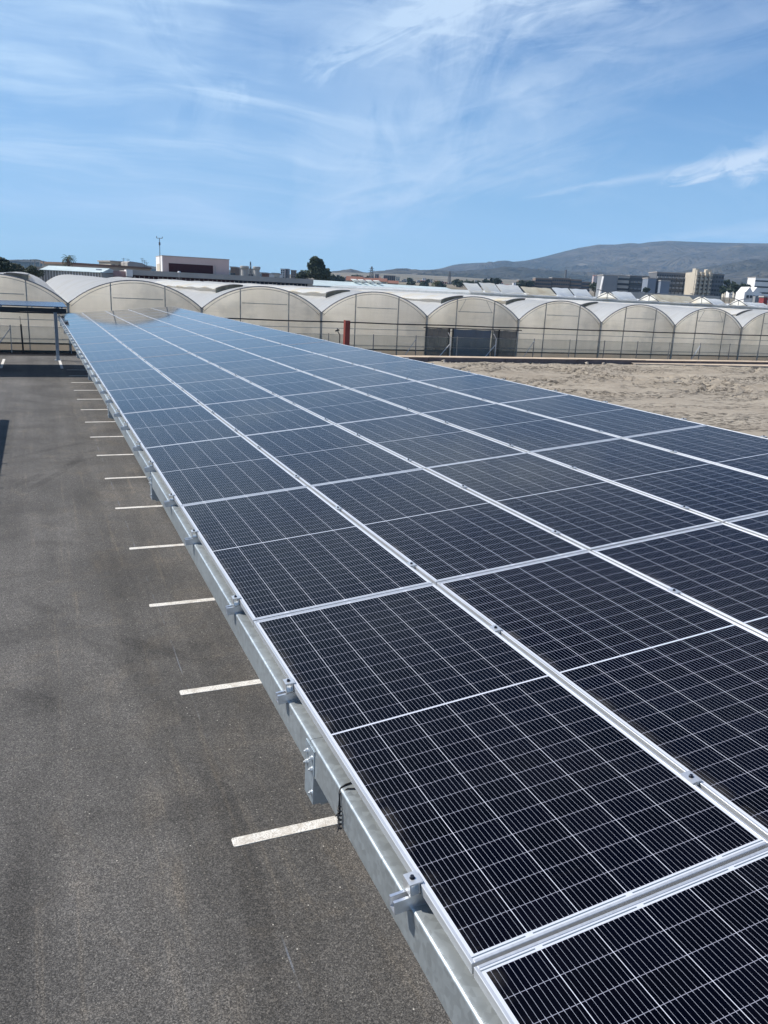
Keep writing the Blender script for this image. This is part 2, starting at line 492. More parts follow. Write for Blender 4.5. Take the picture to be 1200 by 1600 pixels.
TR = [((30, 62), 26.0), ((30, 62), 27.9), ((17, 20), 14.5), ((17, 20), 16.3), ((46, 18), 13.0), ((46, 18), 15.0),
      ((60, 50), 31.0), ((60, 50), 32.8), ((28, 36), 6.0), ((28, 36), 7.9), ((38, 62), 30.0), ((38, 62), 31.9),
      ((25, 5), 27.5), ((25, 5), 29.2), ((33, 38), 4.0)]
def dirt_mat():
    mt, t, p = newmat('bare dirt')
    g = t.n.new('ShaderNodeNewGeometry').outputs['Position']
    x, y, z = t.sep(g)
    a = t.noise(g, 0.30, 6, 0.6, 0.8); b = t.noise(g, 1.7, 7, 0.70); f = t.noise(g, 9, 6, 0.72)
    c = t.mix(t.ramp(a, 0.3, 0.7), (0.290, 0.245, 0.190), (0.360, 0.310, 0.245))
    clodzone = t.ramp(t.noise(t.mapping(g, (0, 0, 0.35), (0.6, 1.6, 1), (7, 3, 0)), 0.22, 5, 0.65, 0.8), 0.44, 0.56)
    clod = t.ramp(t.noise(t.mapping(g, (0, 0, 0.1), (0.8, 1.5, 1)), 3.2, 6, 0.72, 0.6), 0.51, 0.59)
    c = t.mix(t.math('MULTIPLY', clod, t.math('ADD', 0.12, t.math('MULTIPLY', clodzone, 0.80))), c, (0.125, 0.105, 0.082))
    c = t.mix(t.math('MULTIPLY', t.ramp(f, 0.56, 0.68), 0.45), c, (0.20, 0.165, 0.125))
    c = t.mix(t.math('MULTIPLY', t.ramp(b, 0.42, 0.28), 0.5), c, (0.44, 0.39, 0.32))
    gr = None
    for k, (cc_, r) in enumerate(TR):
        for dr in (-0.09, 0.09) if k % 2 else (0.0,):
            dd = t.math('ABSOLUTE', t.math('SUBTRACT', t.vmath('LENGTH', t.comb(t.math('SUBTRACT', x, cc_[0]), t.math('SUBTRACT', y, cc_[1]), 0.0)), r + dr))
            q = t.ramp(dd, 0.11, 0.03)
            gr = q if gr is None else t.math('MAXIMUM', gr, q)
    gr = t.math('MULTIPLY', gr, t.ramp(t.noise(t.mapping(g, loc=(3, 9, 0)), 0.28, 4, 0.65), 0.42, 0.60))
    c = t.mix(t.math('MULTIPLY', gr, 0.55), c, (0.15, 0.125, 0.095))
    t.set(p.inputs['Base Color'], c); p.inputs['Roughness'].default_value = 0.95
    p.inputs['Specular IOR Level'].default_value = 0.2
    h = t.math('ADD', t.math('ADD', t.math('MULTIPLY', b, 0.9), t.math('MULTIPLY', f, 0.35)), t.math('ADD', t.math('MULTIPLY', clod, t.math('MULTIPLY', clodzone, 0.9)), t.math('MULTIPLY', gr, -0.8)))
    t.set(p.inputs['Normal'], t.bump(h, 1.0, 0.10))
    return mt
MT['dirt'] = dirt_mat()

def land_mat():
    mt, t, p = newmat('farm land')
    g = t.n.new('ShaderNodeNewGeometry').outputs['Position']
    a = t.noise(g, 0.012, 6, 0.6); b = t.noise(g, 0.08, 5, 0.65)
    c = t.mix(t.ramp(a, 0.35, 0.65), (0.13, 0.115, 0.085), (0.24, 0.20, 0.15))
    c = t.mix(t.math('MULTIPLY', t.ramp(b, 0.5, 0.7), 0.6), c, (0.055, 0.075, 0.035))
    t.set(p.inputs['Base Color'], c); p.inputs['Roughness'].default_value = 0.95
    p.inputs['Specular IOR Level'].default_value = 0.1
    return mt
MT['land'] = land_mat()

def mountain_mat():
    mt, t, p = newmat('dry hillside')
    g = t.n.new('ShaderNodeNewGeometry').outputs['Position']
    a = t.noise(g, 0.0016, 8, 0.62, 0.4); b = t.noise(g, 0.010, 7, 0.65)
    c = t.mix(t.ramp(a, 0.35, 0.62), (0.045, 0.047, 0.036), (0.115, 0.098, 0.076))
    c = t.mix(t.math('MULTIPLY', t.ramp(b, 0.48, 0.68), 0.65), c, (0.030, 0.034, 0.026))
    d = t.noise(t.mapping(g, loc=(911, 77, 0)), 0.0026, 5, 0.6)
    c = t.mix(t.math('MULTIPLY', t.ramp(d, 0.60, 0.68), 0.6), c, (0.24, 0.20, 0.155))
    t.set(p.inputs['Base Color'], c); p.inputs['Roughness'].default_value = 0.95
    p.inputs['Specular IOR Level'].default_value = 0.05
    hh = t.math('ABSOLUTE', t.math('SUBTRACT', t.noise(g, 0.0034, 8, 0.6, 0.6), 0.5))
    t.set(p.inputs['Normal'], t.bump(hh, 1.0, 320.0))
    return mt
MT['mountain'] = mountain_mat()

def film_mat(name, col, trans=0.4, rough=0.35, dirt=(0.42, 0.36, 0.26), dirtk=0.25, spec=0.4, vertical=False):
    mt, t, p = newmat(name)
    g = t.n.new('ShaderNodeNewGeometry').outputs['Position']
    big = t.noise(g, 0.35, 5, 0.6)
    rib = t.noise(t.mapping(g, (0, 0, 0), (0.5, 3.0, 0.5) if not vertical else (1.6, 1, 0.25)), 1.0, 5, 0.62)
    c = t.mix(t.ramp(rib, 0.35, 0.65), tuple(x * 0.93 for x in col), col)
    c = t.mix(t.math('MULTIPLY', t.ramp(big, 0.46, 0.74), dirtk), c, dirt)
    if vertical:
        z = t.sep(g)[2]
        low = t.math('MULTIPLY', t.ramp(t.math('ADD', z, t.math('MULTIPLY', big, 0.9)), 1.5, 0.3), 0.35)
        c = t.mix(low, c, (0.42, 0.40, 0.26))
        c = t.mix(t.math('MULTIPLY', t.math('LESS_THAN', z, 0.42), 0.8), c, (0.66, 0.52, 0.38))
        blot = t.noise(t.mapping(g, (0, 0, 0), (0.35, 1, 0.5), (5, 0, 2)), 1.0, 4, 0.6)
        c = t.mix(t.math('MULTIPLY', t.ramp(blot, 0.50, 0.66), 0.32), c, (0.42, 0.43, 0.40))
        st = t.noise(t.mapping(g, (0, 0, 0), (0.6, 1, 7)), 1.0, 5, 0.6)
        c = t.mix(t.math('MULTIPLY', t.ramp(st, 0.5, 0.7), 0.30), c, tuple(x * 0.72 for x in col))  # shadowed streaks painted into the film colour
    t.set(p.inputs['Base Color'], c)
    p.inputs['Roughness'].default_value = rough
    p.inputs['Specular IOR Level'].default_value = spec
    nb = t.bump(t.noise(t.mapping(g, (0, 0, 0), (1, 0.5, 1) if not vertical else (1, 1, 0.6)), 2.5, 5, 0.6, 0.5), 0.5, 0.05)
    t.set(p.inputs['Normal'], nb)
    tr = t.n.new('ShaderNodeBsdfTranslucent'); t.set(tr.inputs[0], c)
    ms = t.n.new('ShaderNodeMixShader'); ms.inputs[0].default_value = trans
    t.l.new(p.outputs[0], ms.inputs[1]); t.l.new(tr.outputs[0], ms.inputs[2])
    out = [n for n in t.n if n.type == 'OUTPUT_MATERIAL'][0]
    t.l.new(ms.outputs[0], out.inputs[0])
    return mt
MT['roof_film'] = film_mat('roof film', (0.88, 0.89, 0.89), 0.64, 0.4, (0.66, 0.62, 0.52), 0.35)
MT['wall_film'] = film_mat('gable film', (0.97, 0.905, 0.785), 0.86, 0.45, (0.74, 0.66, 0.50), 0.30, 0.3, True)
MT['flap_film'] = film_mat('vent film', (0.84, 0.82, 0.77), 0.45, 0.4, (0.80, 0.68, 0.46), 0.75)
MT['cream_film'] = film_mat('rolled film', (0.70, 0.62, 0.46), 0.30, 0.5, (0.50, 0.38, 0.22), 0.6)
MT['steel_dark'] = simple('weathered tube', (0.20, 0.20, 0.21), 0.5, 0.5, 0.2, 4)
MT['tube'] = simple('grey tube', (0.40, 0.38, 0.34), 0.5, 0.4, 0.2, 4)
MT['black'] = simple('black plastic and shaded beam', (0.012, 0.012, 0.014), 0.55, 0, 0.3, 5)
MT['mat'] = simple('black ground cover', (0.010, 0.010, 0.014), 0.8, 0, 0.4, 3, 0.2, 0.3, 20)
MT['brownband'] = simple('soil band', (0.13, 0.10, 0.07), 0.9, 0, 0.3, 2)
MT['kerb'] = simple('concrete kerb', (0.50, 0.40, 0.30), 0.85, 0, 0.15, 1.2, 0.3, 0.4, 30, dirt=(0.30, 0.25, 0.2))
MT['kerb_shade'] = simple('shaded kerb face', (0.15, 0.12, 0.115), 0.85, 0, 0.25, 1.5, 0.3, 0.4, 30)  # kerb concrete darkened, shade on the wall face put into the colour
MT['red'] = simple('red primer', (0.20, 0.032, 0.024), 0.5, 0, 0.15, 2, 0.5)
MT['bluesteel'] = simple('grey steel', (0.33, 0.38, 0.44), 0.4, 0.5, 0.15, 2)
MT['rubble'] = simple('stone', (0.42, 0.36, 0.29), 0.9, 0, 0.25, 6, 0.3, 0.5, 20)

def net_mat(name, col, alpha):
    mt, t, p = newmat(name)
    g = t.n.new('ShaderNodeNewGeometry').outputs['Position']
    n = t.noise(g, 1.2, 5, 0.6)
    t.set(p.inputs['Base Color'], t.mix(n, tuple(c * 0.75 for c in col), tuple(c * 1.2 for c in col)))
    p.inputs['Roughness'].default_value = 0.8
    tr = t.n.new('ShaderNodeBsdfTransparent')
    ms = t.n.new('ShaderNodeMixShader'); t.set(ms.inputs[0], t.math('ADD', alpha - 0.06, t.math('MULTIPLY', n, 0.12)))
    t.l.new(tr.outputs[0], ms.inputs[1]); t.l.new(p.outputs[0], ms.inputs[2])
    out = [n_ for n_ in t.n if n_.type == 'OUTPUT_MATERIAL'][0]
    t.l.new(ms.outputs[0], out.inputs[0])
    return mt
MT['fence_net'] = net_mat('fence netting', (0.20, 0.23, 0.19), 0.30)
MT['shade_net'] = net_mat('shade netting', (0.055, 0.065, 0.075), 0.86)
MT['door_blue'] = net_mat('blue sheet', (0.075, 0.11, 0.15), 0.94)

# ------------------------------------------------------------------ ground, lot, dirt
def terrain(x, y):
    r = math.hypot(x, y)
    if r < 190: return 0.0
    k = max(0.0, min(1.0, (math.degrees(math.atan2(x, y)) - 7) / 14)) if y > 0 else (1.0 if x > 0 else 0.0)
    k = 0.10 + 0.90 * k * k * (3 - 2 * k)
    z = (r - 190) * 0.0205 * k
    if r > 1500: z += (r - 1500) * 0.012 * k
    z += (noise.noise(Vector((x * 0.004, y * 0.004, 3.0)))) * min(1, (r - 190) / 400) * 5.0 * k
    return z

mb = MB()
NA, radii = 160, [0, 20, 60, 110, 160, 190, 240, 300, 380, 480, 600, 750, 950, 1200, 1500, 1800, 2100, 2500]
mb.v.append((0, 0, -0.30))
for r in radii[1:]:
    for a in range(NA):
        an = 2 * math.pi * a / NA
        x, y = r * math.sin(an), r * math.cos(an)
        mb.v.append((x, y, terrain(x, y) - 0.30))
for a in range(NA):
    mb.f.append((0, 1 + (a + 1) % NA, 1 + a)); mb.mi.append(0)
for k in range(len(radii) - 2):
    for a in range(NA):
        p0 = 1 + k * NA; p1 = p0 + NA; b = (a + 1) % NA
        mb.f.append((p0 + a, p0 + b, p1 + b, p1 + a)); mb.mi.append(0)
kind(obj('ground', mb, MT['land'], smooth=True), 'structure')

mb = MB()
mb.grid(12, 18, lambda u, v: (-45 + 51.2 * u, -22 + 68.0 * v, 0.0))
kind(obj('parking_lot', mb, MT['asphalt']), 'structure')

# bare dirt with real ruts
TR = [((30, 62), 26.0), ((30, 62), 27.9), ((17, 20), 14.5), ((17, 20), 16.3), ((46, 18), 13.0), ((46, 18), 15.0),
      ((60, 50), 31.0), ((60, 50), 32.8), ((28, 36), 6.0), ((28, 36), 7.9), ((38, 62), 30.0), ((38, 62), 31.9),
      ((25, 5), 27.5), ((25, 5), 29.2), ((33, 38), 4.0)]
def dirt_z(x, y):
    z = 0.05 * noise.fractal(Vector((x * 0.35, y * 0.35, 0)), 0.9, 2.1, 4)
    z += 0.034 * noise.fractal(Vector((x * 1.6, y * 1.6, 5)), 0.8, 2.2, 3) * (0.35 + max(0, noise.noise(Vector((x * 0.15, y * 0.15, 9)))) * 2.0)
    for (c, r) in TR:
        d = abs(math.hypot(x - c[0], y - c[1]) - r)
        if d < 0.6:
            m_ = max(0, 0.6 + noise.noise(Vector((x * 0.2, y * 0.2, r))) * 1.2)
            z += m_ * 2.2 * (-0.075 * math.exp(-(d / 0.16) ** 2) + 0.055 * math.exp(-((d - 0.33) / 0.10) ** 2))
    # loose spoil along the kerb
    if y > 41.5:
        z += 0.10 * max(0, noise.noise(Vector((x * 0.9, y * 1.3, 2))) + 0.15) * min(1, (y - 41.5) / 2)
    return z - 0.02
mb = MB()
mb.grid(360, 230, lambda u, v: (6.2 + 66 * u, -8 + 53.6 * v, dirt_z(6.2 + 66 * u, -8 + 53.6 * v)))
kind(obj('dirt_lot', mb, MT['dirt'], smooth=True), 'structure')
mb = MB(); mb.box(6.2, 72.2, -22, -8, -0.2, -0.03); kind(obj('dirt_verge', mb, MT['dirt']), 'structure')
# narrow edging between asphalt and dirt
mb = MB(); mb.box(6.14, 6.28, -22, 45.4, -0.1, 0.09); kind(obj('kerb', mb, MT['kerb']), 'structure')

# painted bay lines
def bay_line(x0, x1, y0, y1, seedv):
    mb = MB(); rnd = random.Random(seedv)
    hor_ = (x1 - x0) > (y1 - y0)
    r = 0.018
    pts = []
    for cx, cy, a0 in ((x1 - r, y1 - r, 0), (x0 + r, y1 - r, 90), (x0 + r, y0 + r, 180), (x1 - r, y0 + r, 270)):
        for k in range(4):
            a = math.radians(a0 + k * 30)
            pts.append((cx + r * math.cos(a), cy + r * math.sin(a)))
    n = len(pts)
    mb.v += [(x, y, 0.005) for x, y in pts] + [(x, y, -0.002) for x, y in pts]
    mb.f.append(tuple(range(n))); mb.mi.append(0)
    for k in range(n):
        mb.f.append((k, n + k, n + (k + 1) % n, (k + 1) % n)); mb.mi.append(0)
    return kind(obj('parking_line', mb, MT['paint']), 'structure')
for k in range(-2, 15):
    y = 3.79 + 2.5 * k
    bay_line(0.20, 5.2, y - 0.052, y + 0.052, k)
for k in range(4):
    x = 0.02 - 2.6 * k
    bay_line(x - 0.06, x + 0.06, 39.35, 43.85, 50 + k)

# ------------------------------------------------------------------ solar panels
def panel_glass_mesh():
    mb = MB()
    e = 0.010; z = -0.0018
    mb.quad((e, e, z), (PW - e, e, z), (PW - e, PL - e, z), (e, PL - e, z))
    mb.quad((e, e, z - 0.006), (e, PL - e, z - 0.006), (PW - e, PL - e, z - 0.006), (PW - e, e, z - 0.006))
    me = mb.mesh('glass')
    uvl = me.uv_layers.new(name='UVMap')
    for li, lp in enumerate(me.loops):
        co = me.vertices[lp.vertex_index].co
        uvl.data[li].uv = (co.x, co.y)
    me.materials.append(MT['cells'])
    return me
def bar_profile_frame():
    mb = MB()
    e, T, c = 0.010, 0.035, 0.0012
    # outer wall + top lip with small chamfer, mitred look by butting
    for (x0, x1, y0, y1) in ((0, e, 0, PL), (PW - e, PW, 0, PL), (e, PW - e, 0, e), (e, PW - e, PL - e, PL)):
        i = len(mb.v)
        mb.v += [(x0, y0, -T), (x1, y0, -T), (x1, y1, -T), (x0, y1, -T),
                 (x0, y0, -c), (x1, y0, -c), (x1, y1, -c), (x0, y1, -c),
                 (x0 + c, y0 + c, 0), (x1 - c, y0 + c, 0), (x1 - c, y1 - c, 0), (x0 + c, y1 - c, 0)]
        for q in ((3, 2, 1, 0), (0, 1, 5, 4), (1, 2, 6, 5), (2, 3, 7, 6), (3, 0, 4, 7), (4, 5, 9, 8), (5, 6, 10, 9), (6, 7, 11, 10), (7, 4, 8, 11), (8, 9, 10, 11)):
            mb.f.append(tuple(i + k for k in q)); mb.mi.append(0)
    me = mb.mesh('frame'); me.materials.append(MT['frame'])
    return me
ME_GLASS = panel_glass_mesh(); ME_FRAME = bar_profile_frame()
# rails sit 0.37 and 1.67 m above each row joint
RAILS = (0.335, 1.64)
def clamp_mesh(end):
    mb = MB(); mb.cur = 0
    if not end:
        mb.box(-0.021, 0.021, -0.03, 0.03, 0.0006, 0.0052)
        mb.box(-0.0085, 0.0085, -0.03, 0.03, -0.010, 0.0006)
    else:
        mb.box(-0.030, 0.010, -0.025, 0.025, 0.0006, 0.0050)
        mb.box(-0.0335, -0.0300, -0.025, 0.025, -0.0375, 0.0050)
        mb.box(-0.030, -0.004, -0.025, 0.025, -0.0385, -0.0345)
        mb.box(-0.0045, -0.0015, -0.025, 0.025, -0.0345, 0.0006)
    me = mb.mesh('clamp'); me.materials.append(MT['clamp'])
    return me
def bolt_mesh(dx):
    mb = MB()
    mb.tube([(dx, 0, 0.0052), (dx, 0, 0.0068)], 0.0085, 14)
    mb.tube([(dx, 0, 0.0068), (dx, 0, 0.0135)], 0.0062, 6)
    me = mb.mesh('bolt'); me.materials.append(MT['bolt'])
    return me
ME_CL = (clamp_mesh(False), clamp_mesh(True)); ME_BO = (bolt_mesh(0), bolt_mesh(-0.014))
COLW = ['in the column along the edge beam', 'in the second column from the edge beam',
        'in the middle column', 'in the fourth column from the edge beam',
        'in the outermost column by the dirt']
ORD = ['cut off at the bottom', 'nearest whole one'] + [f'{s} from the camera end' for s in
       ('second', 'third', 'fourth', 'fifth', 'sixth', 'seventh', 'eighth', 'ninth', 'tenth', 'eleventh', 'twelfth',
        'thirteenth', 'fourteenth', 'fifteenth')] + ['next to last', 'last before the greenhouse']
UX = Vector((math.cos(TILT), 0, math.sin(TILT))); UZ = Vector((-math.sin(TILT), 0, math.cos(TILT)))
rnd = random.Random(5)
for r in range(R0, R1 + 1):
    rowtilt = rnd.uniform(-0.09, 0.09)
    for c in range(NCOL):
        base = Vector((0, r * RP + 0.006, ZA)) + UX * (c * CP)
        dark = rnd.random()
        lab = 'solar panel ' + COLW[c] + ', ' + ORD[r - R0]
        t_ = thing('solar_module', lab, 'solar panel', group='solar panels on the carport roof')
        dz = rnd.uniform(-0.0012, 0.0012)
        t_.matrix_world = Matrix.Translation(base + UZ * dz) @ Matrix.Rotation(-TILT + math.radians(rnd.uniform(-0.10, 0.10)), 4, 'Y') @ Matrix.Rotation(math.radians(rowtilt + rnd.uniform(-0.05, 0.05)), 4, 'X')
        obj('frame', ME_FRAME, None, t_)
        obj('glass', ME_GLASS, None, t_)
        for yy in RAILS:
            if c == 0:
                cl = obj('clamp', ME_CL[1], None, t_, loc=(-0.0015, yy, 0.002)); obj('bolt', ME_BO[1], None, cl)
            else:
                cl = obj('clamp', ME_CL[0], None, t_, loc=(-0.010, yy + rnd.uniform(-0.03, 0.03), 0.0022)); obj('bolt', ME_BO[0], None, cl)
            if c == NCOL - 1:
                cl = obj('clamp', ME_CL[1], None, t_, loc=(PW + 0.0015, yy, 0.002)); cl.rotation_euler = (0, 0, math.pi); obj('bolt', ME_BO[1], None, cl)

# ------------------------------------------------------------------ carport steel
port = thing('solar_carport', 'long galvanised steel carport frame holding the solar panels over the parking bays', 'carport')
def sheet_prism(mb, prof, y0, y1):
    """open profile polyline [(x,z)] extruded along y as 3 mm sheet"""
    T = 0.003
    P = [Vector((x, z)) for x, z in prof]
    N = []
    for i in range(len(P)):
        a = P[max(i - 1, 0)]; b = P[min(i + 1, len(P) - 1)]
        d = (b - a).normalized(); N.append(Vector((-d.y, d.x)))
    loop = [(p.x, p.y) for p in P] + [((p + n * T).x, (p + n * T).y) for p, n in zip(reversed(P), reversed(N))]
    n = len(P)
    i = len(mb.v); tot = len(loop)
    for y in (y0, y1):
        for x, z in loop: mb.v.append((x, y, z))
    for j in range(tot):
        k = (j + 1) % tot
        mb.f.append((i + j, i + k, i + tot + k, i + tot + j)); mb.mi.append(0)
    for j in range(n - 1):
        a, b = j, j + 1; cc, dd = tot - 2 - j, tot - 1 - j
        mb.f.append((i + a, i + dd, i + cc, i + b)); mb.mi.append(0)
        mb.f.append((i + tot + a, i + tot + b, i + tot + cc, i + tot + dd)); mb.mi.append(0)
def edge_profile(x, ztop, h=0.142, fl=0.062):
    """C section: rounded top outer corner, flat web, bottom flange, returned lips"""
    r = 0.009
    pts = [(x + fl, ztop - 0.018), (x + fl, ztop - 0.002)]
    pts += [(x + fl - 0.003, ztop)]
    for k in range(6):
        a = math.radians(90 + 18 * k)
        pts.append((x + r + r * math.cos(a), ztop - r + r * math.sin(a)))
    zb = ztop - h
    for k in range(6):
        a = math.radians(180 + 18 * k)
        pts.append((x + r + r * math.cos(a), zb + r + r * math.sin(a)))
    pts += [(x + fl, zb), (x + fl, zb + 0.016)]
    return pts
BT = ZA - 0.083                 # top of the edge beam
Y0, Y1 = R0 * RP - 0.15, (R1 + 1) * RP + 0.12
SPL = [1.3 + 5.0 * k for k in range(-1, 8)]
cuts = [Y0] + [s for s in SPL if Y0 < s < Y1] + [Y1]
for j in range(4):
    off = [0.0, 1.72, 3.45, 5.12][j]
    xx = -0.0228 + off; zt = BT + off * math.tan(TILT)
    for a, b in zip(cuts[:-1], cuts[1:]):
        mb = MB(); sheet_prism(mb, edge_profile(xx, zt), a + 0.0015, b - 0.0015)
        o = obj('edge_beam' if j == 0 else 'purlin', mb, MT['galv'], port)
        recalc(o.data)
# rails under the panels, their sawn ends poke out past the edge
def rail_mesh():
    mb = MB()
    L = 5 * CP + 0.18; x0 = -0.078
    mb.box(x0, x0 + L, -0.019, 0.019, -0.083, -0.0795)
    mb.box(x0, x0 + L, -0.019, -0.0162, -0.0795, -0.040)
    mb.box(x0, x0 + L, 0.0162, 0.019, -0.0795, -0.040)
    mb.box(x0, x0 + L, -0.0162, -0.009, -0.0430, -0.040)
    mb.box(x0, x0 + L, 0.009, 0.0162, -0.0430, -0.040)
    me = mb.mesh('rail'); me.materials.append(MT['rail']); return me
ME_RAIL = rail_mesh()
for r in range(R0, R1 + 1):
    for q, yy in enumerate(RAILS):
        o = obj('rail', ME_RAIL, None, port)
        o.matrix_world = Matrix.Translation(Vector((rnd.uniform(-0.008, 0.006), r * RP + 0.006 + yy, ZA - 0.002))) @ Matrix.Rotation(-TILT, 4, 'Y') @ Matrix.Rotation(math.radians(rnd.uniform(-0.8, 0.8)), 4, 'Z')
for c in range(1, NCOL):
    mb = MB()
    a = Vector((0, Y0 + 0.15, ZA)) + UX * (c * CP - 0.010) - UZ * 0.030
    mb.bar(a, a + Vector((0, Y1 - Y0 - 0.27, 0)), 0.0190, 0.004, UZ)
    obj('joint_strip', mb, MT['strip'], port)
# rafters, posts and the splice plates that show under the edge beam
for s in SPL:
    if s < Y0 - 1 or s > Y1: continue
    mb = MB()
    z0 = BT - 0.150
    # tapered box rafter from the edge back to the post
    for (xa, xb) in ((0.012, 5.05),):
        zb_ = z0 + (xb) * math.tan(TILT)
        i = len(mb.v)
        for (x, zt, h) in ((xa, z0, 0.13), (3.6, z0 + 3.6 * math.tan(TILT), 0.30), (xb, zb_, 0.22)):
            for y in (s - 0.05, s + 0.05):
                mb.v.append((x, y, zt)); mb.v.append((x, y, zt - h))
        for k in range(2):
            p = i + 4 * k; q = p + 4
            mb.f += [(p, q, q + 2, p + 2), (p + 1, p + 3, q + 3, q + 1), (p, p + 1, q + 1, q), (p + 2, q + 2, q + 3, p + 3)]
            mb.mi += [0] * 4
        mb.f += [(i, i + 2, i + 3, i + 1), (i + 8, i + 9, i + 11, i + 10)]; mb.mi += [0] * 2
    obj('rafter', mb, MT['galv'], port)
    mb = MB(); mb.box(4.02, 4.20, s - 0.09, s + 0.09, 0.02, z0 + 4.1 * math.tan(TILT) - 0.25)
    mb.box(3.93, 4.29, s - 0.17, s + 0.17, 0.0, 0.02)
    obj('post', mb, MT['galv'], port)
    # splice plate: folded hat bolted to the web, hanging below it
    mb = MB()
    xo = -0.0228
    mb.box(xo - 0.0045, xo - 0.0005, s - 0.062, s + 0.048, BT - 0.262, BT - 0.022)
    mb.box(xo - 0.0005, xo + 0.075, s - 0.062, s - 0.0585, BT - 0.262, BT - 0.146)
    sp_ = obj('splice_plate', mb, MT['galv2'], port)
    for (by, bz) in ((-0.038, -0.062), (0.022, -0.062), (-0.038, -0.112), (0.022, -0.112), (-0.045, -0.215)):
        mb = MB()
        mb.tube([(xo - 0.0045, s + by, BT + bz), (xo - 0.0065, s + by, BT + bz)], 0.0105, 12)
        mb.tube([(xo - 0.0065, s + by, BT + bz), (xo - 0.0145, s + by, BT + bz)], 0.0080, 6)
        mb.tube([(xo - 0.0145, s + by, BT + bz), (xo - 0.0210, s + by, BT + bz)], 0.0040, 8)
        obj('bolt', mb, MT['clamp'], sp_)

# twisted black tie round the edge beam
tie = thing('cable_tie', 'black twisted cable tie hanging over the edge beam beside the nearest panel', 'cable tie')
mb = MB()
yy = 0.93
mb.tube([(0.030, yy + 0.035, BT + 0.004), (0.005, yy + 0.03, BT + 0.004), (-0.018, yy + 0.022, BT + 0.001), (-0.0275, yy + 0.012, BT - 0.012), (-0.029, yy - 0.004, BT - 0.05), (-0.031, yy - 0.012, BT - 0.082)], 0.0030, 8)
mb.tube([(0.030, yy - 0.005, BT + 0.004), (0.000, yy + 0.004, BT + 0.0045), (-0.0275, yy + 0.005, BT - 0.010), (-0.034, yy - 0.006, BT - 0.055), (-0.032, yy - 0.012, BT - 0.085)], 0.0026, 8)
obj('strand', mb, MT['rope'], tie)
mb = MB()
for k in range(22):
    pass
pts = []
for k in range(60):
    a = k * 0.55; u = k / 59
    pts.append((-0.034 + 0.0055 * math.cos(a), yy - 0.012 - 0.012 * u + 0.0065 * math.sin(a), BT - 0.055 - 0.085 * u))
mb.tube(pts, 0.0035, 6)
for k in range(5):
    a = k * 1.3
    mb.tube([(-0.034, yy - 0.016, BT - 0.07 - 0.014 * k), (-0.042 - 0.006 * math.cos(a), yy - 0.016 + 0.016 * math.sin(a), BT - 0.082 - 0.016 * k)], 0.0022, 5)
obj('knot', mb, MT['rope'], tie)

# ------------------------------------------------------------------ the two other carports
def small_canopy(label, x0, x1, y0, y1, zlow, zhigh, axis, posts, stubs=None, beam='bluesteel'):
    """simple canopy: module sheet, edge beams, rail stubs, posts. axis = direction the row runs"""
    o = thing('solar_carport', label, 'carport')
    mb = MB(); mb.box(x0, x1, y0, y1, 0, 0.035)
    if axis == 'x':
        sh = lambda x, y: zlow + (zhigh - zlow) * (y - y0) / (y1 - y0)
    else:
        sh = lambda x, y: zlow + (zhigh - zlow) * (x - x0) / (x1 - x0)
    mb.v = [(x, y, z + sh(x, y)) for x, y, z in mb.v]
    me = obj('module_sheet', mb, MT['cells2'], o)
    for e in (0, 1):
        mb = MB()
        if axis == 'x':
            yb = y0 - 0.01 if e == 0 else y1 - 0.06
            mb.box(x0 + 0.1, x1 - 0.02, yb, yb + 0.07, sh(0, yb) - 0.22, sh(0, yb) - 0.05)
        else:
            xb = x0 - 0.01 if e == 0 else x1 - 0.06
            mb.box(xb, xb + 0.07, y0 + 0.1, y1 - 0.02, sh(xb, 0) - 0.22, sh(xb, 0) - 0.05)
        obj('edge_beam', mb, MT[beam], o)
    n = 0
    if stubs:
        for s in stubs:
            mb = MB()
            if axis == 'y':
                for xx in (x0,):
                    mb.bar((x0 - 0.12, s, sh(x0, 0) - 0.03), (x1 + 0.14, s, sh(x1, 0) - 0.03), 0.045, 0.045)
            else:
                mb.bar((s, y0 - 0.05, sh(0, y0) - 0.03), (s, y1 + 0.08, sh(0, y1) - 0.03), 0.045, 0.045)
            obj('rail', mb, MT['bluesteel'], o)
    for (px_, py_, ph, ax, ay, az) in posts:
        mb = MB(); mb.box(px_ - 0.08, px_ + 0.08, py_ - 0.09, py_ + 0.09, 0.02, ph)
        mb.box(px_ - 0.16, px_ + 0.16, py_ - 0.17, py_ + 0.17, 0, 0.02)
        obj('post', mb, MT['bluesteel'], o)
        mb = MB(); mb.bar((px_, py_, ph - 0.05), (ax, ay, az), 0.12, 0.20)
        obj('rafter', mb, MT['bluesteel'], o)
    return o
MT['cells2'] = simple('far panel glass', (0.02, 0.045, 0.10), 0.25, 0, 0.2, 1, 0.35)
small_canopy('grey steel carport roof crossing in front of the greenhouse at the left edge', -26.0, 0.30, 37.0, 42.35, 2.86, 2.90, 'x',
             [(-0.05 - 5.2 * k, 43.55, 2.62, -0.05 - 5.2 * k, 37.4, 2.72) for k in range(5)],
             stubs=[0.1 - 1.2 * k for k in range(20)], beam='black')  # backlit edge beam: its shade is put into the black colour
small_canopy('carport standing outside the left edge, only its dark shadow showing', -9.1, -3.70, -14.0, 25.55, 2.95, 2.45, 'y',
             [(-8.2, 24.5 - 5.0 * k, 2.6, -4.0, 24.5 - 5.0 * k, 2.32) for k in range(8)],
             stubs=[25.2 - 1.18 * k for k in range(33)])

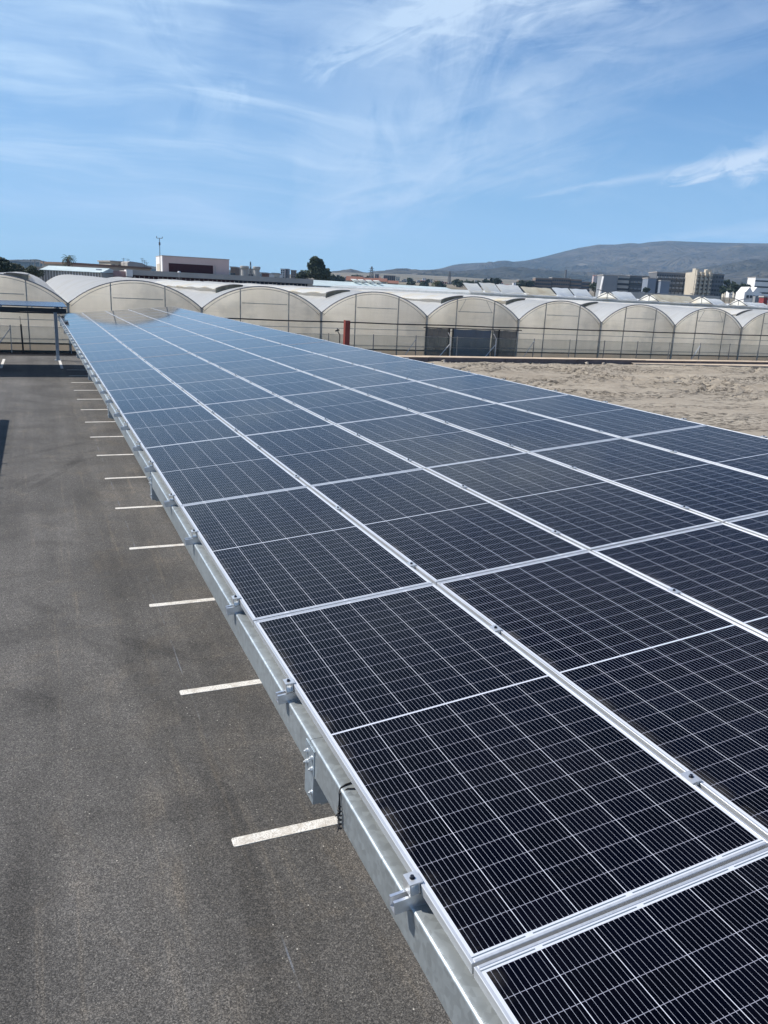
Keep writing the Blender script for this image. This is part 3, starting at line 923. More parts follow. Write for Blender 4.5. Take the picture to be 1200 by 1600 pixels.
# ------------------------------------------------------------------ the long greenhouse
FY = 48.5                        # facade
VX = [-21.4, -14.0, -6.7, 0.74, 8.22, 15.77, 23.24, 30.42, 37.56, 44.54, 51.48, 58.6, 65.8]
VZ, CZ, DEEP = 2.70, 4.13, 96.0
SLOPE = 0.005
def arc(x0, x1, u):
    """point on the arch, u in -1..1"""
    hw = (x1 - x0) / 2; rise = CZ - VZ
    R = (hw * hw + rise * rise) / (2 * rise)
    th = math.asin(hw / R) * u
    return (x0 + x1) / 2 + R * math.sin(th), CZ - R + R * math.cos(th)
gh = thing('greenhouse', 'long row of joined greenhouse tunnels with white film roofs behind the lot', 'greenhouse', (0, 0, 0))
MT['vent_dark'] = simple('vent gap shade', (0.20, 0.185, 0.14), 0.9, 0, 0.3, 2)  # dark colour standing for the shade inside the vent gap
rg = random.Random(11)
BAYS = list(zip(VX[:-1], VX[1:]))
DOOR_BAY = 6                     # bay with the dark netting doors
VENTS = {2: (0.5, 1, 1.5), 3: None, 4: (-1, 1, 2.6), 5: (-1, 1, 3.2), 6: (-1, 0.7, 0.6), 7: (-1, 1, 4.0), 8: (-1, 0.9, 4.4), 9: None, 10: (-1, 0.35, 2.0), 11: (-1, 1, 5)}
for bi, (x0, x1) in enumerate(BAYS):
    ph = rg.uniform(0, 6)
    # roof film, slack between the hoops
    mb = MB()
    NU, NV = 20, 128
    def rf(u, v, x0=x0, x1=x1, ph=ph):
        y = FY - 0.06 + DEEP * v
        x, z = arc(x0, x1, u * 2 - 1)
        d = -0.045 * math.sin(math.pi * y / 2.4) ** 2 * (1 - (2 * u - 1) ** 4)
        n = noise.noise(Vector((x * 0.5, y * 0.22, ph))) * 0.09 * min(1, (y - FY) / 2)
        return (x, y, z + d + n + SLOPE * (y - FY))
    mb.grid(NU, NV, rf)
    obj('roof', mb, MT['roof_film'], gh, smooth=True)
    # gable film
    mb = MB()
    pts = [arc(x0, x1, -1 + 2 * k / 24) for k in range(25)]
    def gf(u, v, x0=x0, x1=x1):
        x, zt = arc(x0, x1, 2 * u - 1)
        z = 0.0 + (zt - 0.03) * v
        b = 0.03 * noise.noise(Vector((x * 0.9, z * 1.5, bi))) + 0.012 * math.sin(z * 9)
        return (x, FY + 0.03 + b, z)
    mb.grid(24, 14, gf)
    obj('gable_wall', mb, MT['wall_film'], gh, smooth=True)
    # arch tube and the gutter-side inner hoop
    mb = MB()
    mb.tube([(x, FY - 0.05, z + 0.01) for x, z in pts], 0.036, 6)
    obj('arch_tube', mb, MT['steel_dark'], gh, smooth=True)
    mb = MB()
    ip = [arc(x0 + 0.16, x1 - 0.16, -1 + 2 * k / 24) for k in range(25)]
    mb.tube([(x, FY + 0.0, z - 0.13) for x, z in ip], 0.016, 5)
    obj('arch_tube', mb, MT['tube'], gh, smooth=True)
    W_ = x1 - x0
    for fr in (0.325, 0.70):
        x, z = arc(x0, x1, 2 * fr - 1)
        mb = MB(); mb.box(x - 0.030, x + 0.030, FY - 0.04, FY + 0.02, 0, z - 0.02)
        obj('post', mb, MT['tube'], gh)
    mb = MB(); mb.box(x0 - 0.06, x0 + 0.06, FY - 0.07, FY + 0.04, 0, VZ + 0.03)
    obj('post', mb, MT['tube'], gh)
    mb = MB(); mb.box(x0 - 0.11, x0 + 0.11, FY - 0.10, FY + DEEP, 0, 0.05)
    mb.v = [(x, y, z + VZ - 0.05 + SLOPE * (y - FY)) for x, y, z in mb.v]
    obj('gutter', mb, MT['tube'], gh)
    mb = MB(); mb.box(x0 + 0.325 * W_, x0 + 0.70 * W_, FY - 0.035, FY + 0.0, 3.10, 3.145)
    obj('tie_bar', mb, MT['tube'], gh)
    # knee braces
    if bi in (6, 9):
        mb = MB(); mb.bar((x0 + 0.40 * W_, FY - 0.02, 3.95), (x0 + 0.34 * W_, FY - 0.02, 3.15), 0.02, 0.02)
        mb.bar((x0 + 0.62 * W_, FY - 0.02, 3.95), (x0 + 0.69 * W_, FY - 0.02, 3.15), 0.02, 0.02)
        obj('brace', mb, MT['tube'], gh)
    # roof vent flap
    vt = VENTS.get(bi)
    if vt:
        side, amt, start = vt
        u0, u1 = (-0.16, -0.60) if side < 0 else (0.12, 0.44)
        def vf(u, v, lift=0.0):
            lift = lift * max(0.0, 1 - v * 1.15)
            uu = u0 + (u1 - u0) * u
            x, z = arc(x0, x1, uu)
            y = FY + start + 34.0 * v
            return (x, y, z + SLOPE * (y - FY) + 0.06 + lift * (u ** 0.8) + 0.03 * noise.noise(Vector((x, y * 0.5, 4))))
        mb = MB()
        mb.grid(12, 1, lambda u, v: Vector(vf(u, 0.0, 0.25 * abs(amt) * v)) + Vector((0, 0.03, -0.12 * (1 - v))))
        obj('vent_gap_shade', mb, MT['vent_dark'], gh, smooth=True)  # dark sheet filling the gap, in place of shade under the flap
        mb = MB()
        mb.grid(8, 70, lambda u, v: vf(u, v, 0.25 * abs(amt) + 0.05 * math.sin(v * 40 + bi)))
        i = len(mb.v)
        fl = obj('vent_flap', mb, MT['flap_film'], gh, smooth=True)
        mb = MB()
        mb.tube([Vector(vf(1, k / 40, 0.25 * abs(amt) + 0.05 * math.sin(k / 40 * 40 + bi))) for k in range(41)], 0.05, 6)
        obj('rolled_film', mb, MT['flap_film'], fl, smooth=True)
        mb = MB(); mb.tube([Vector(vf(k / 8, 0, 0.25 * abs(amt))) + Vector((0, -0.02, 0)) for k in range(9)], 0.03, 5)
        obj('flap_hoop', mb, MT['steel_dark'], fl, smooth=True)
# horizontal runs along the facade
mb = MB(); mb.tube([(VX[0] + i * 2.0, FY - 0.14, 2.17 + 0.015 * math.sin(i * 1.7)) for i in range(44)], 0.042, 6)
obj('water_pipe', mb, MT['black'], gh, smooth=True)
for z, hh in ((1.76, 0.035), (0.42, 0.09), (0.72, 0.025)):
    mb = MB(); mb.box(VX[0], VX[-1], FY - 0.045, FY - 0.005, z, z + hh)
    obj('rail', mb, MT['tube'] if z > 1 or z > 0.6 else MT['brownband'], gh)
mb = MB(); mb.box(VX[0], VX[-1], FY - 0.30, FY - 0.02, -0.05, 0.09); obj('footing', mb, MT['mat'], gh)
# far and side walls so that it is closed
mb = MB(); mb.box(VX[-1] - 0.03, VX[-1], FY, FY + DEEP, 0, VZ); obj('side_wall', mb, MT['wall_film'], gh)
mb = MB(); mb.box(VX[0], VX[0] + 0.03, FY, FY + DEEP, 0, VZ); obj('side_wall', mb, MT['wall_film'], gh)
mb = MB()
for (x0, x1) in BAYS:
    n = len(mb.v); P = [arc(x0, x1, -1 + 2 * k / 12) for k in range(13)]
    mb.v += [(x, FY + DEEP - 0.1, z + SLOPE * DEEP - 0.02) for x, z in P] + [(x1, FY + DEEP - 0.1, 0), (x0, FY + DEEP - 0.1, 0)]
    mb.f.append(tuple(range(n, n + 15))); mb.mi.append(0)
obj('back_wall', mb, MT['wall_film'], gh)
mb = MB(); mb.quad((VX[0], FY, 0.0), (VX[-1], FY, 0.0), (VX[-1], FY + DEEP, 0.0), (VX[0], FY + DEEP, 0.0)); obj('floor', mb, MT['dirt'], gh)
# door bay: two shade-net screens and the blue sheet between them
dx0, dx1 = BAYS[DOOR_BAY]
DW = dx1 - dx0
def netsheet(xa, xb, zt, seed):
    mb = MB()
    mb.grid(14, 10, lambda u, v: (xa + (xb - xa) * u + 0.03 * math.sin(v * 5 + seed), FY - 0.20 + 0.035 * math.sin(u * 17 + seed + v * 2), 0.05 + (zt - 0.05) * v - 0.03 * abs(math.sin(u * 6)) * v))
    return mb
obj('shade_screen', netsheet(dx0 - 0.10, dx0 + 1.75, 1.98, 1), MT['shade_net'], gh, smooth=True)
obj('door_sheet', netsheet(dx0 + 1.98, dx0 + 4.95, 1.96, 2), MT['door_blue'], gh, smooth=True)
obj('shade_screen', netsheet(dx0 + 5.05, dx0 + DW - 0.15, 1.96, 3), MT['shade_net'], gh, smooth=True)
mb = MB()
for x, wdt in ((dx0 + 1.62, 0.10), (dx0 + 1.92, 0.12), (dx0 + 5.55, 0.10)):
    mb.box(x - wdt / 2, x + wdt / 2, FY - 0.26, FY - 0.22, 0, 2.02)
mb.box(dx0 - 0.3, dx0 + DW + 0.2, FY - 0.25, FY - 0.21, 1.97, 2.03)
obj('door_frame', mb, MT['black'], gh)

# ------------------------------------------------------------------ fence, kerb wall, ground cover in front of it
mb = MB(); mb.grid(60, 4, lambda u, v: (-40 + 46.0 * u, 46.02 + 2.2 * v, 0.012 + 0.02 * noise.noise(Vector((u * 60, v * 3, 1)))))
kind(obj('ground_cover', mb, MT['mat'], smooth=True), 'structure')
mb = MB(); mb.grid(80, 4, lambda u, v: (6.0 + 66.0 * u, 46.6 + 1.7 * v, 0.035 + 0.02 * noise.noise(Vector((u * 80, v * 3, 7)))))
kind(obj('ground_cover', mb, MT['mat'], smooth=True), 'structure')
fence = thing('fence', 'low see-through net fence on thin steel posts in front of the greenhouse', 'fence', (0, 0, 0))
FEY = 47.55
mb = MB(); mb.grid(140, 6, lambda u, v: (-22 + 90 * u, FEY + 0.02 + 0.015 * math.sin(u * 300), 0.06 + 1.38 * v - 0.02 * math.sin(u * 31 * math.pi) ** 2 * v))
obj('net', mb, MT['fence_net'], fence)
for zz_ in (1.44, 0.75):
    mb = MB(); mb.tube([(-22 + 90 * k / 60, FEY, zz_) for k in range(61)], 0.010, 4); obj('wire', mb, MT['tube'], fence)
for k in range(30):
    x = -20.6 + 3.05 * k
    mb = MB(); mb.tube([(x, FEY, 0), (x + rg.uniform(-0.03, 0.03), FEY, 1.50)], 0.030, 6); obj('post', mb, MT['steel_dark' if k % 3 else 'tube'], fence)
    if k in (0, 6, 14, 17, 22, 27):
        mb = MB(); mb.tube([(x, FEY, 1.3), (x - 0.95, FEY - 0.1, 0.02)], 0.022, 5); obj('stay', mb, MT['bluesteel'], fence)
for x in (dx0 + 1.25, dx0 + 4.75):
    mb = MB(); mb.tube([(x, FEY - 0.3, 0), (x, FEY - 0.3, 1.42), (x - 0.22, FEY - 0.3, 1.75)], 0.028, 6)
    mb.tube([(x, FEY - 0.3, 1.05), (x - 0.95, FEY - 0.35, 0.02)], 0.026, 6)
    obj('stay', mb, MT['frame'], fence)
mb = MB(); mb.tube([(-1.72, FEY - 0.1, 0.0), (-1.75, FEY - 0.1, 1.55)], 0.045, 8); mb.tube([(-1.75, FEY - 0.1, 1.55), (-1.77, FEY - 0.1, 1.98)], 0.012, 5)
tag(obj('pipe_post', mb, MT['black']), 'dark pipe post with thin top standing before the gable behind the crossing carport', 'post')
mb = MB()
mb.tube([(16.62, FEY - 0.3, 0.0), (16.62, FEY - 0.3, 1.42)], 0.035, 8); mb.tube([(16.62, FEY - 0.3, 1.42), (16.50, FEY - 0.3, 1.60), (16.44, FEY - 0.3, 1.82)], 0.03, 6)
mb.tube([(16.32, FEY - 0.3, 1.66), (16.56, FEY - 0.3, 1.74)], 0.05, 8)
tag(obj('water_valve', mb, MT['black']), 'small dark valve on a standpipe just right of the red steel column', 'valve')

wall = thing('kerb_wall', 'low block wall with a pale top between the dirt lot and greenhouse', 'wall', (0, 0, 0))
mb = MB()
x = 17.0
while x < 72:
    L_ = rg.uniform(4.6, 6.0)
    hgt = 0.30 + rg.uniform(-0.012, 0.012)
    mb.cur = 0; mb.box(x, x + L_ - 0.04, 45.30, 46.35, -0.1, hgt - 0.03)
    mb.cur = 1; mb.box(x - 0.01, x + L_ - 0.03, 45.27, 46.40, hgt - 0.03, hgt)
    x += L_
obj('blocks', mb, [MT['kerb_shade'], MT['kerb']], wall)
# slab widening to the right, sunlit
mb = MB(); mb.quad((38, 44.9, 0.09), (72, 42.4, 0.09), (72, 45.25, 0.12), (38, 45.25, 0.12)); mb.quad((38, 44.9, -0.1), (72, 42.4, -0.1), (72, 42.4, 0.09), (38, 44.9, 0.09))
kind(obj('path', mb, MT['kerb']), 'structure')

# red column
rc = thing('steel_column', 'red primed steel column rising behind the panels before the greenhouse', 'column', (0, 0, 0))
mb = MB(); cx, cy = 15.35, 42.6
mb.box(cx - 0.13, cx + 0.13, cy - 0.14, cy + 0.14, 0, 2.50)
mb.box(cx - 0.145, cx - 0.13, cy - 0.15, cy + 0.15, 0, 2.52)
mb.box(cx + 0.13, cx + 0.145, cy - 0.15, cy + 0.15, 0, 2.50)
obj('shaft', mb, MT['red'], rc)
mb = MB(); mb.box(cx - 0.25, cx + 0.25, cy - 0.25, cy + 0.25, 0, 0.03); obj('base_plate', mb, MT['red'], rc)

# stones
def stone(x, y, r, seedv):
    rs = random.Random(seedv); mb = MB()
    N1, N2 = 8, 5
    def f(u, v):
        a = 2 * math.pi * u; b = math.pi * v
        d = Vector((math.sin(b) * math.cos(a), math.sin(b) * math.sin(a), math.cos(b)))
        k = r * (1 + 0.45 * noise.noise(d * 1.7 + Vector((seedv * 3.1, 0, 0))))
        return (x + d.x * k * 1.2, y + d.y * k, 0.02 + r * 0.4 + d.z * k * 0.75)
    mb.grid(N1, N2, f); return mb
STN = [(22.9, 45.0, 0.13, 'rounded pale stone lying against the low wall below the netting doors'),
       (34.0, 44.9, 0.12, 'broken stone lump at the foot of the low wall'),
       (35.4, 44.9, 0.10, 'smaller stone beside the broken lump by the low wall')]
for k, (x, y, r, lb) in enumerate(STN):
    tag(obj('rock', stone(x, y, r, k), MT['rubble'], smooth=False), lb, 'rock')
mb = MB()
for k in range(900):
    x = rg.uniform(10, 70); y = 45.1 - abs(rg.gauss(0, 1.6)) if k % 2 else rg.uniform(8, 44)
    r = rg.uniform(0.015, 0.06) * (1.3 if k % 2 else 0.8)
    q = stone(x, y, r, k); b = len(mb.v); dz_ = dirt_z(x, y)
    # coarse pebble
    c = Vector((x, y, dz_ + r * 0.3))
    i = len(mb.v)
    for d in ((1, 0, 0), (0, 1, 0), (-1, 0, 0), (0, -1, 0), (0, 0, 0.8)):
        mb.v.append(tuple(c + Vector(d) * r * rg.uniform(0.7, 1.3)))
    for t_ in ((0, 1, 4), (1, 2, 4), (2, 3, 4), (3, 0, 4)):
        mb.f.append(tuple(i + j for j in t_)); mb.mi.append(0)
kind(obj('gravel', mb, MT['rubble']), 'stuff')

# ------------------------------------------------------------------ middle distance: barns, glasshouses, trees
def wallmat(name, c, var=0.08): return simple(name, c, 0.85, 0, var, 0.15, 0.2)
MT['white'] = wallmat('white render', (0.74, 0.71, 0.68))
MT['pink'] = wallmat('pinkish render', (0.50, 0.39, 0.36))
MT['greyslab'] = wallmat('grey parapet', (0.40, 0.37, 0.34))
MT['maroon'] = wallmat('maroon glazing', (0.045, 0.014, 0.018))
MT['navy'] = wallmat('navy shutter', (0.02, 0.026, 0.045))
MT['beige'] = wallmat('beige render', (0.52, 0.46, 0.38))
MT['cream'] = wallmat('cream render', (0.52, 0.46, 0.37))
MT['brick'] = wallmat('brown brick', (0.22, 0.155, 0.12))
MT['terra'] = wallmat('terracotta roof', (0.20, 0.095, 0.068))
MT['greyblock'] = wallmat('grey render', (0.24, 0.25, 0.265))
MT['slate'] = wallmat('dark cladding and shaded flank', (0.15, 0.155, 0.165))
MT['window'] = simple('window glass', (0.03, 0.035, 0.045), 0.2, 0, 0.2, 1, 0.6)
MT['glassroof'] = simple('pale glasshouse roof', (0.50, 0.57, 0.56), 0.6, 0, 0.12, 0.3, 0.4)
MT['glasswall'] = simple('glasshouse side', (0.28, 0.27, 0.25), 0.5, 0, 0.2, 0.6, 0.5)
MT['concrete'] = wallmat('tank concrete', (0.42, 0.40, 0.37))
MT['lattice'] = simple('lattice steel', (0.14, 0.14, 0.15), 0.5, 0.4, 0.1, 1)
MT['redthing'] = simple('red paint', (0.22, 0.03, 0.03), 0.7, 0, 0.1, 1)

def frame2(pa, pb):
    """local frame of a wall running from pa to pb: x along, y into the scene, z up"""
    a = Vector((pa[0], pa[1], 0)); b = Vector((pb[0], pb[1], 0))
    d = (b - a); L = d.length; d.normalize(); n = Vector((-d.y, d.x, 0))
    if n.dot(Vector((FWD.x, FWD.y, 0))) < 0: n = -n
    M = Matrix(((d.x, n.x, 0, a.x), (d.y, n.y, 0, a.y), (0, 0, 1, 0), (0, 0, 0, 1)))
    return M, L

def place(label, cat, name, group, xl, xr, ytop, depth, depth2=None, base=None):
    """empty at the left foot of a front spanning photo columns xl..xr whose top edge is at ytop"""
    dl = depth; dr = depth2 or depth
    A = at(xl, ytop + 0, dl)
    B = at(xr, ytop + 0.048 * (xr - xl), dr)
    M, L = frame2(A, B)
    zb = terrain(A.x, A.y) - 0.6 if base is None else base
    o = thing(name, label, cat, group=group)
    M[2][3] = zb
    o.matrix_world = M
    return o, L, A.z - zb

def local_box(o, name, mat, x0, x1, y0, y1, z0, z1, parent=None):
    mb = MB(); mb.box(x0, x1, y0, y1, z0, z1)
    return obj(name, mb, mat, parent or o)

WIN = {}
def win_mesh(w_, h_, mat):
    k = (round(w_, 2), round(h_, 2), mat)
    if k not in WIN:
        mb = MB(); mb.box(-w_ / 2, w_ / 2, -0.12, 0.06, -h_ / 2, h_ / 2)
        me = mb.mesh('window'); me.materials.append(MT[mat]); WIN[k] = me
    return WIN[k]
def windows(o, x0, x1, z0, z1, nx, nz, w_, h_, mat='window', y=0.0, name='window'):
    for a in range(nx):
        for b in range(nz):
            obj(name, win_mesh(w_, h_, mat), None, o, loc=(x0 + (x1 - x0) * (a + 0.5) / nx, y, z0 + (z1 - z0) * (b + 0.5) / nz))

def frameX(A, pxr):
    M = Matrix(((1, 0, 0, A.x), (0, 1, 0, A.y), (0, 0, 1, 0), (0, 0, 0, 1)))
    globals()['M'] = M
    return M, along(pxr)
def along(px, py=430):
    """distance along the current wall at photo column px"""
    d = pxdir(px, py); p0 = Vector((CAM.x, CAM.y, 0)); a = Vector((M[0][3], M[1][3], 0)); u = Vector((M[0][0], M[1][0], 0))
    den = d.x * u.y - d.y * u.x
    t_ = ((a.x - p0.x) * u.y - (a.y - p0.y) * u.x) / den
    return (p0 + Vector((d.x, d.y, 0)) * t_ - a).dot(u)
# long low building with the dark glazing band
A = at(150, 418.5, 150)
o = thing('warehouse', 'long low flat-roofed building with maroon and navy glazing band behind the greenhouse', 'building')
M, L = frameX(A, 489); zt = A.z; o.matrix_world = M
xs = [along(p) for p in (150, 197, 207, 366, 481, 489)]
MT['mauve'] = wallmat('mauve render', (0.34, 0.23, 0.23))
local_box(o, 'wall', MT['mauve'], xs[0] - 2, xs[1], 0.3, 26, 0, zt - 0.35)
local_box(o, 'glazing_band', MT['maroon'], xs[2], xs[3], 0.25, 1.0, 0, zt - 0.98)
local_box(o, 'glazing_band', MT['navy'], xs[3], xs[4], 0.28, 1.0, 0, zt - 0.98)
local_box(o, 'roof_slab', MT['greyslab'], xs[2], xs[5], -0.4, 26, zt - 0.95, zt)
local_box(o, 'end_wall', MT['greyslab'], xs[4], xs[5], 0.0, 25, 0, zt - 0.96)
local_box(o, 'corner_box', MT['white'], xs[1], xs[2], -0.7, 3, zt - 1.25, zt - 0.02)
windows(o, xs[2], xs[4], zt - 2.2, zt - 1.1, 40, 1, 0.12, 1.1, 'greyslab', 0.2, 'mullion')

# upper block, the sun on its side put into the white colour
A = at(254, 400.0, 168)
o = thing('building', 'pinkish block with a white sunlit side and a dark maroon window band', 'building')
M, L = frameX(A, 358); zt = A.z; o.matrix_world = M
local_box(o, 'wall', MT['pink'], 0, L, 0.0, 9.5, 0, zt)
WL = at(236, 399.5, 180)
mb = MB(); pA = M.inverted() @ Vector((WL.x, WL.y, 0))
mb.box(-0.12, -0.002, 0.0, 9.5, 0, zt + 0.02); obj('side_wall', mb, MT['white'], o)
local_box(o, 'roof_trim', MT['greyslab'], -0.15, L + 0.1, -0.1, 9.6, zt + 0.025, zt + 0.16)
ws = [along(264), along(333)]
local_box(o, 'window', MT['maroon'], ws[0], ws[1], -0.06, 0.3, zt - 3.1, zt - 1.35)
local_box(o, 'pipe', MT['greyslab'], along(335.5), along(337), -0.15, 0.1, zt - 3.4, zt - 1.3)
local_box(o, 'door', MT['cream'], -0.25, -0.13, 2.6, 7.5, 0, zt - 1.5)

# weather mast
o = thing('weather_mast', 'thin mast with a forked anemometer rising above the pinkish block', 'mast')
b_ = at(250.5, 424, 158); zt = at(250.5, 373, 158).z
mb = MB(); mb.tube([(b_.x, b_.y, 0), (b_.x, b_.y, zt)], 0.07, 6); obj('pole', mb, MT['lattice'], o)
mb = MB(); r_ = RIGHT.copy(); r_.z = 0; r_.normalize()
c = Vector((b_.x, b_.y, zt)); mb.tube([c - r_ * 0.55, c + r_ * 0.55], 0.05, 5); mb.tube([c - r_ * 0.55, c - r_ * 0.55 + Vector((0, 0, 0.35))], 0.07, 5); mb.tube([c + r_ * 0.55, c + r_ * 0.55 + Vector((0, 0, 0.3))], 0.07, 5)
obj('crossarm', mb, MT['lattice'], o)
mb = MB(); mb.box(b_.x - 0.16, b_.x + 0.16, b_.y - 0.1, b_.y + 0.1, zt - 1.3, zt - 0.75); obj('sensor_box', mb, MT['lattice'], o)
o = thing('lamp_post', 'short post with a small round head in front of the maroon glazing band', 'lamp post')
b_ = at(280, 434, 146); mb = MB(); mb.tube([(b_.x, b_.y, 0), (b_.x, b_.y, at(280, 426, 146).z)], 0.06, 6); obj('pole', mb, MT['greyslab'], o)
mb = MB(); zt = at(280, 425.5, 146).z; mb.tube([(b_.x, b_.y, zt - 0.05), (b_.x, b_.y, zt + 0.2)], [0.28, 0.2], 8); obj('lamp_head', mb, MT['white'], o)

# glasshouse at the left
A = at(62, 417.0, 146); B = at(160, 421.7, 146)
o = thing('glasshouse', 'pale blue glasshouse with a long low roof left of the pinkish wall', 'greenhouse')
M, L = frame2(A, B); zt = A.z; o.matrix_world = M
local_box(o, 'side_wall', MT['glasswall'], 0, L, 0, 8, 0, zt - 0.55)
mb = MB(); mb.prism([(-0.3, zt - 0.45), (4, zt + 0.35), (8.3, zt - 0.25), (8.3, zt - 0.35), (-0.3, zt - 0.55)], 0, L, 'x'); obj('roof', mb, MT['glassroof'], o)
windows(o, 0, L, 0.5, zt - 0.4, 22, 1, 0.10, zt - 1.0, 'white', -0.02, 'mullion')
local_box(o, 'canopy', MT['white'], along(155), along(159), -1.5, 0.2, zt - 0.1, zt + 0.12)
o2 = thing('building', 'long house with a flat brown roof edge behind the pale glasshouse', 'building')
A = at(112, 410, 170); B = at(236, 417, 185); M, L = frame2(A, B); o2.matrix_world = M; zt = A.z
local_box(o2, 'wall', MT['beige'], 0, L, 0.2, 12, 0, zt - 0.4)
local_box(o2, 'roof', MT['brick'], -0.3, L, -0.2, 12.3, zt - 0.4, zt)
o2 = thing('house', 'beige flat-roofed house with dead climbers left of the grey gable', 'house')
A = at(173, 409, 200); B = at(200, 410.5, 203); M, L = frame2(A, B); o2.matrix_world = M; zt = A.z
local_box(o2, 'wall', MT['beige'], 0, L, 0, 7, 0, zt); local_box(o2, 'roof_slab', MT['greyslab'], -0.3, L + 0.3, -0.3, 7.3, zt, zt + 0.3)
windows(o2, 0, L, zt - 1.6, zt - 0.5, 3, 1, 0.7, 0.8)
o2 = thing('house', 'grey house with a sloping gable left of the pinkish block', 'house')
A = at(199, 408, 196); B = at(236, 409.8, 199); M, L = frame2(A, B); o2.matrix_world = M; zt = A.z
mb = MB(); mb.prism([(0, 0), (L, 0), (L, zt - 1.0), (L * 0.62, zt - 0.2), (L * 0.1, zt), (0, zt - 0.4)], 0, 0.0, 'y')
mb.v = []; mb.f = []; mb.mi = []
prof = [(0, 0), (L, 0), (L, zt - 1.3), (L * 0.62, zt - 0.25), (L * 0.12, zt), (0, zt - 0.3)]
i = len(mb.v)
for y in (0, 8):
    mb.v += [(x, y, z) for x, z in prof]
n = len(prof)
for j in range(n): mb.f.append((j, (j + 1) % n, n + (j + 1) % n, n + j)); mb.mi.append(0)
mb.f += [tuple(range(n))[::-1], tuple(range(n, 2 * n))]; mb.mi += [0, 0]
obj('wall', mb, MT['greyslab'], o2)
windows(o2, L * 0.5, L, zt - 2.6, zt - 1.6, 2, 1, 0.6, 0.7)
for (px, py, h_) in ((222, 403, 0), (225.5, 406, 0), (229, 409, 0), (193, 403, 0), (200, 404, 0)):
    o = thing('antenna', 'thin rooftop television antenna, ' + {222: 'tallest by the white block side', 225.5: 'just right of the tallest', 229: 'lowest beside the white block', 193: 'left of the grey gable', 200: 'above the grey gable peak'}[px], 'antenna', group='rooftop antennas')
    b_ = at(px, py, 198); mb = MB(); mb.tube([(b_.x, b_.y, b_.z - 3.2), (b_.x, b_.y, b_.z)], 0.045, 5); obj('pole', mb, MT['lattice'], o)
    mb = MB()
    for k in range(3): mb.bar((b_.x - 0.5 + 0.1 * k, b_.y, b_.z - 0.15 - 0.28 * k), (b_.x + 0.5 - 0.1 * k, b_.y, b_.z - 0.15 - 0.28 * k), 0.05, 0.05)
    obj('dipole', mb, MT['lattice'], o)
o = thing('rooftop_frame', 'open grey steel frame on a roof beside the dark tree at left', 'frame')
for (xa, xb, ya, yb) in ((48, 62, 406, 417),):
    P = [at(xa, ya, 150), at(xb, ya + 1.5, 150), at(xb + 1, yb, 150), at(xa + 0.5, yb - 0.5, 150)]
    mb = MB()
    back = FWD.copy(); back.z = 0; back.normalize(); back *= 1.6
    for q in (Vector((0, 0, 0)), back):
        for a_, b_ in zip(P, P[1:] + P[:1]): mb.bar(a_ + q, b_ + q, 0.14, 0.14)
    for a_ in P: mb.bar(a_, a_ + back, 0.12, 0.12)
    mb.bar((P[0] + P[1]) / 2, (P[2] + P[3]) / 2, 0.10, 0.10)
    obj('bars', mb, MT['tube'], o)
    g0 = P[3] + Vector((0, 0, -0.05)); local = MB(); local.box(g0.x - 0.2, g0.x + 2.2, g0.y - 0.2, g0.y + 2, 0, g0.z); obj('plinth', local, MT['greyslab'], o)

# second glasshouse
A = at(483, 441.5, 188); B = at(722, 456.5, 222)
o = thing('glasshouse', 'long pale green glasshouse roof with white open vents in front of the town', 'greenhouse')
M, L = frame2(A, B); zt = A.z; o.matrix_world = M
local_box(o, 'side_wall', MT['glasswall'], 0, L, 0, 20, 0, zt - 0.55)
mb = MB(); mb.prism([(-0.2, zt - 0.55), (6.5, zt + 0.75), (13.5, zt + 0.75), (20.2, zt - 0.55), (20.2, zt - 0.7), (-0.2, zt - 0.7)], 0, L, 'x'); obj('roof', mb, MT['glassroof'], o)
windows(o, 0, L, 0.5, zt - 0.7, 46, 1, 0.10, zt - 1.3, 'white', -0.02, 'mullion')
for px in (577, 588, 600, 612):
    xx = along(px, 446); mb = MB(); mb.bar((xx - 0.9, 5.2, zt + 1.45), (xx + 0.6, 5.2, zt + 0.7), 2.2, 0.10); obj('vent', mb, MT['white'], o)

# white-roofed greenhouse block at the right with rolled vents
A = at(735, 456.0, 150); B = at(1215, 478.5, 205)
o = thing('greenhouse', 'second white greenhouse block with rolled-up vents beyond the long tunnels', 'greenhouse')
M, L = frame2(A, B); zt = A.z; o.matrix_world = M; zb = at(1215, 478.5, 205).z
MT['sidefilm'] = film_mat('side film', (0.72, 0.75, 0.76), 0.55, 0.5, (0.40, 0.38, 0.33), 0.3)
mb = MB(); mb.box(0, L, 0, 60, 0, zt - 0.1); obj('side_wall', mb, MT['sidefilm'], o)
mb = MB(); mb.box(-0.3, L + 0.3, -0.35, 0.0, zt - 0.22, zt + 0.02); obj('gutter', mb, MT['roof_film'], o)
segs = [(760, 785, 'flap_film', 7.5), (787, 822, 'flap_film', 7.0), (826, 873, 'cream_film', 6.2), (875, 901, 'roof_film', 7.0), (903, 930, 'roof_film', 7.0),
        (968, 1000, 'roof_film', 7.0), (1031, 1093, 'cream_film', 6.5), (735, 758, 'flap_film', 6.5), (1118, 1141, 'roof_film', 5.5), (1173, 1210, 'roof_film', 4.0)]
kpx = 1.0 / F
for (xa, xb, mt_, hpx) in segs:
    s0, s1 = along(xa, 455), along(xb, 455)
    h_ = hpx * 1.75 * 170 / F
    mb = MB()
    def vf2(u, v, s0=s0, s1=s1, h_=h_):
        x = s0 + (s1 - s0) * u; a = math.pi * 0.5 * v
        return (x, 0.3 + 2.2 * math.sin(a), zt + 0.05 + h_ * (0.96 * (1 - math.cos(a) ** 1.0) if False else math.sin(a)) + 0.04 * math.sin(x * 2.1) * v)
    mb.grid(14, 6, vf2); obj('vent_flap', mb, MT[mt_], o, smooth=True)
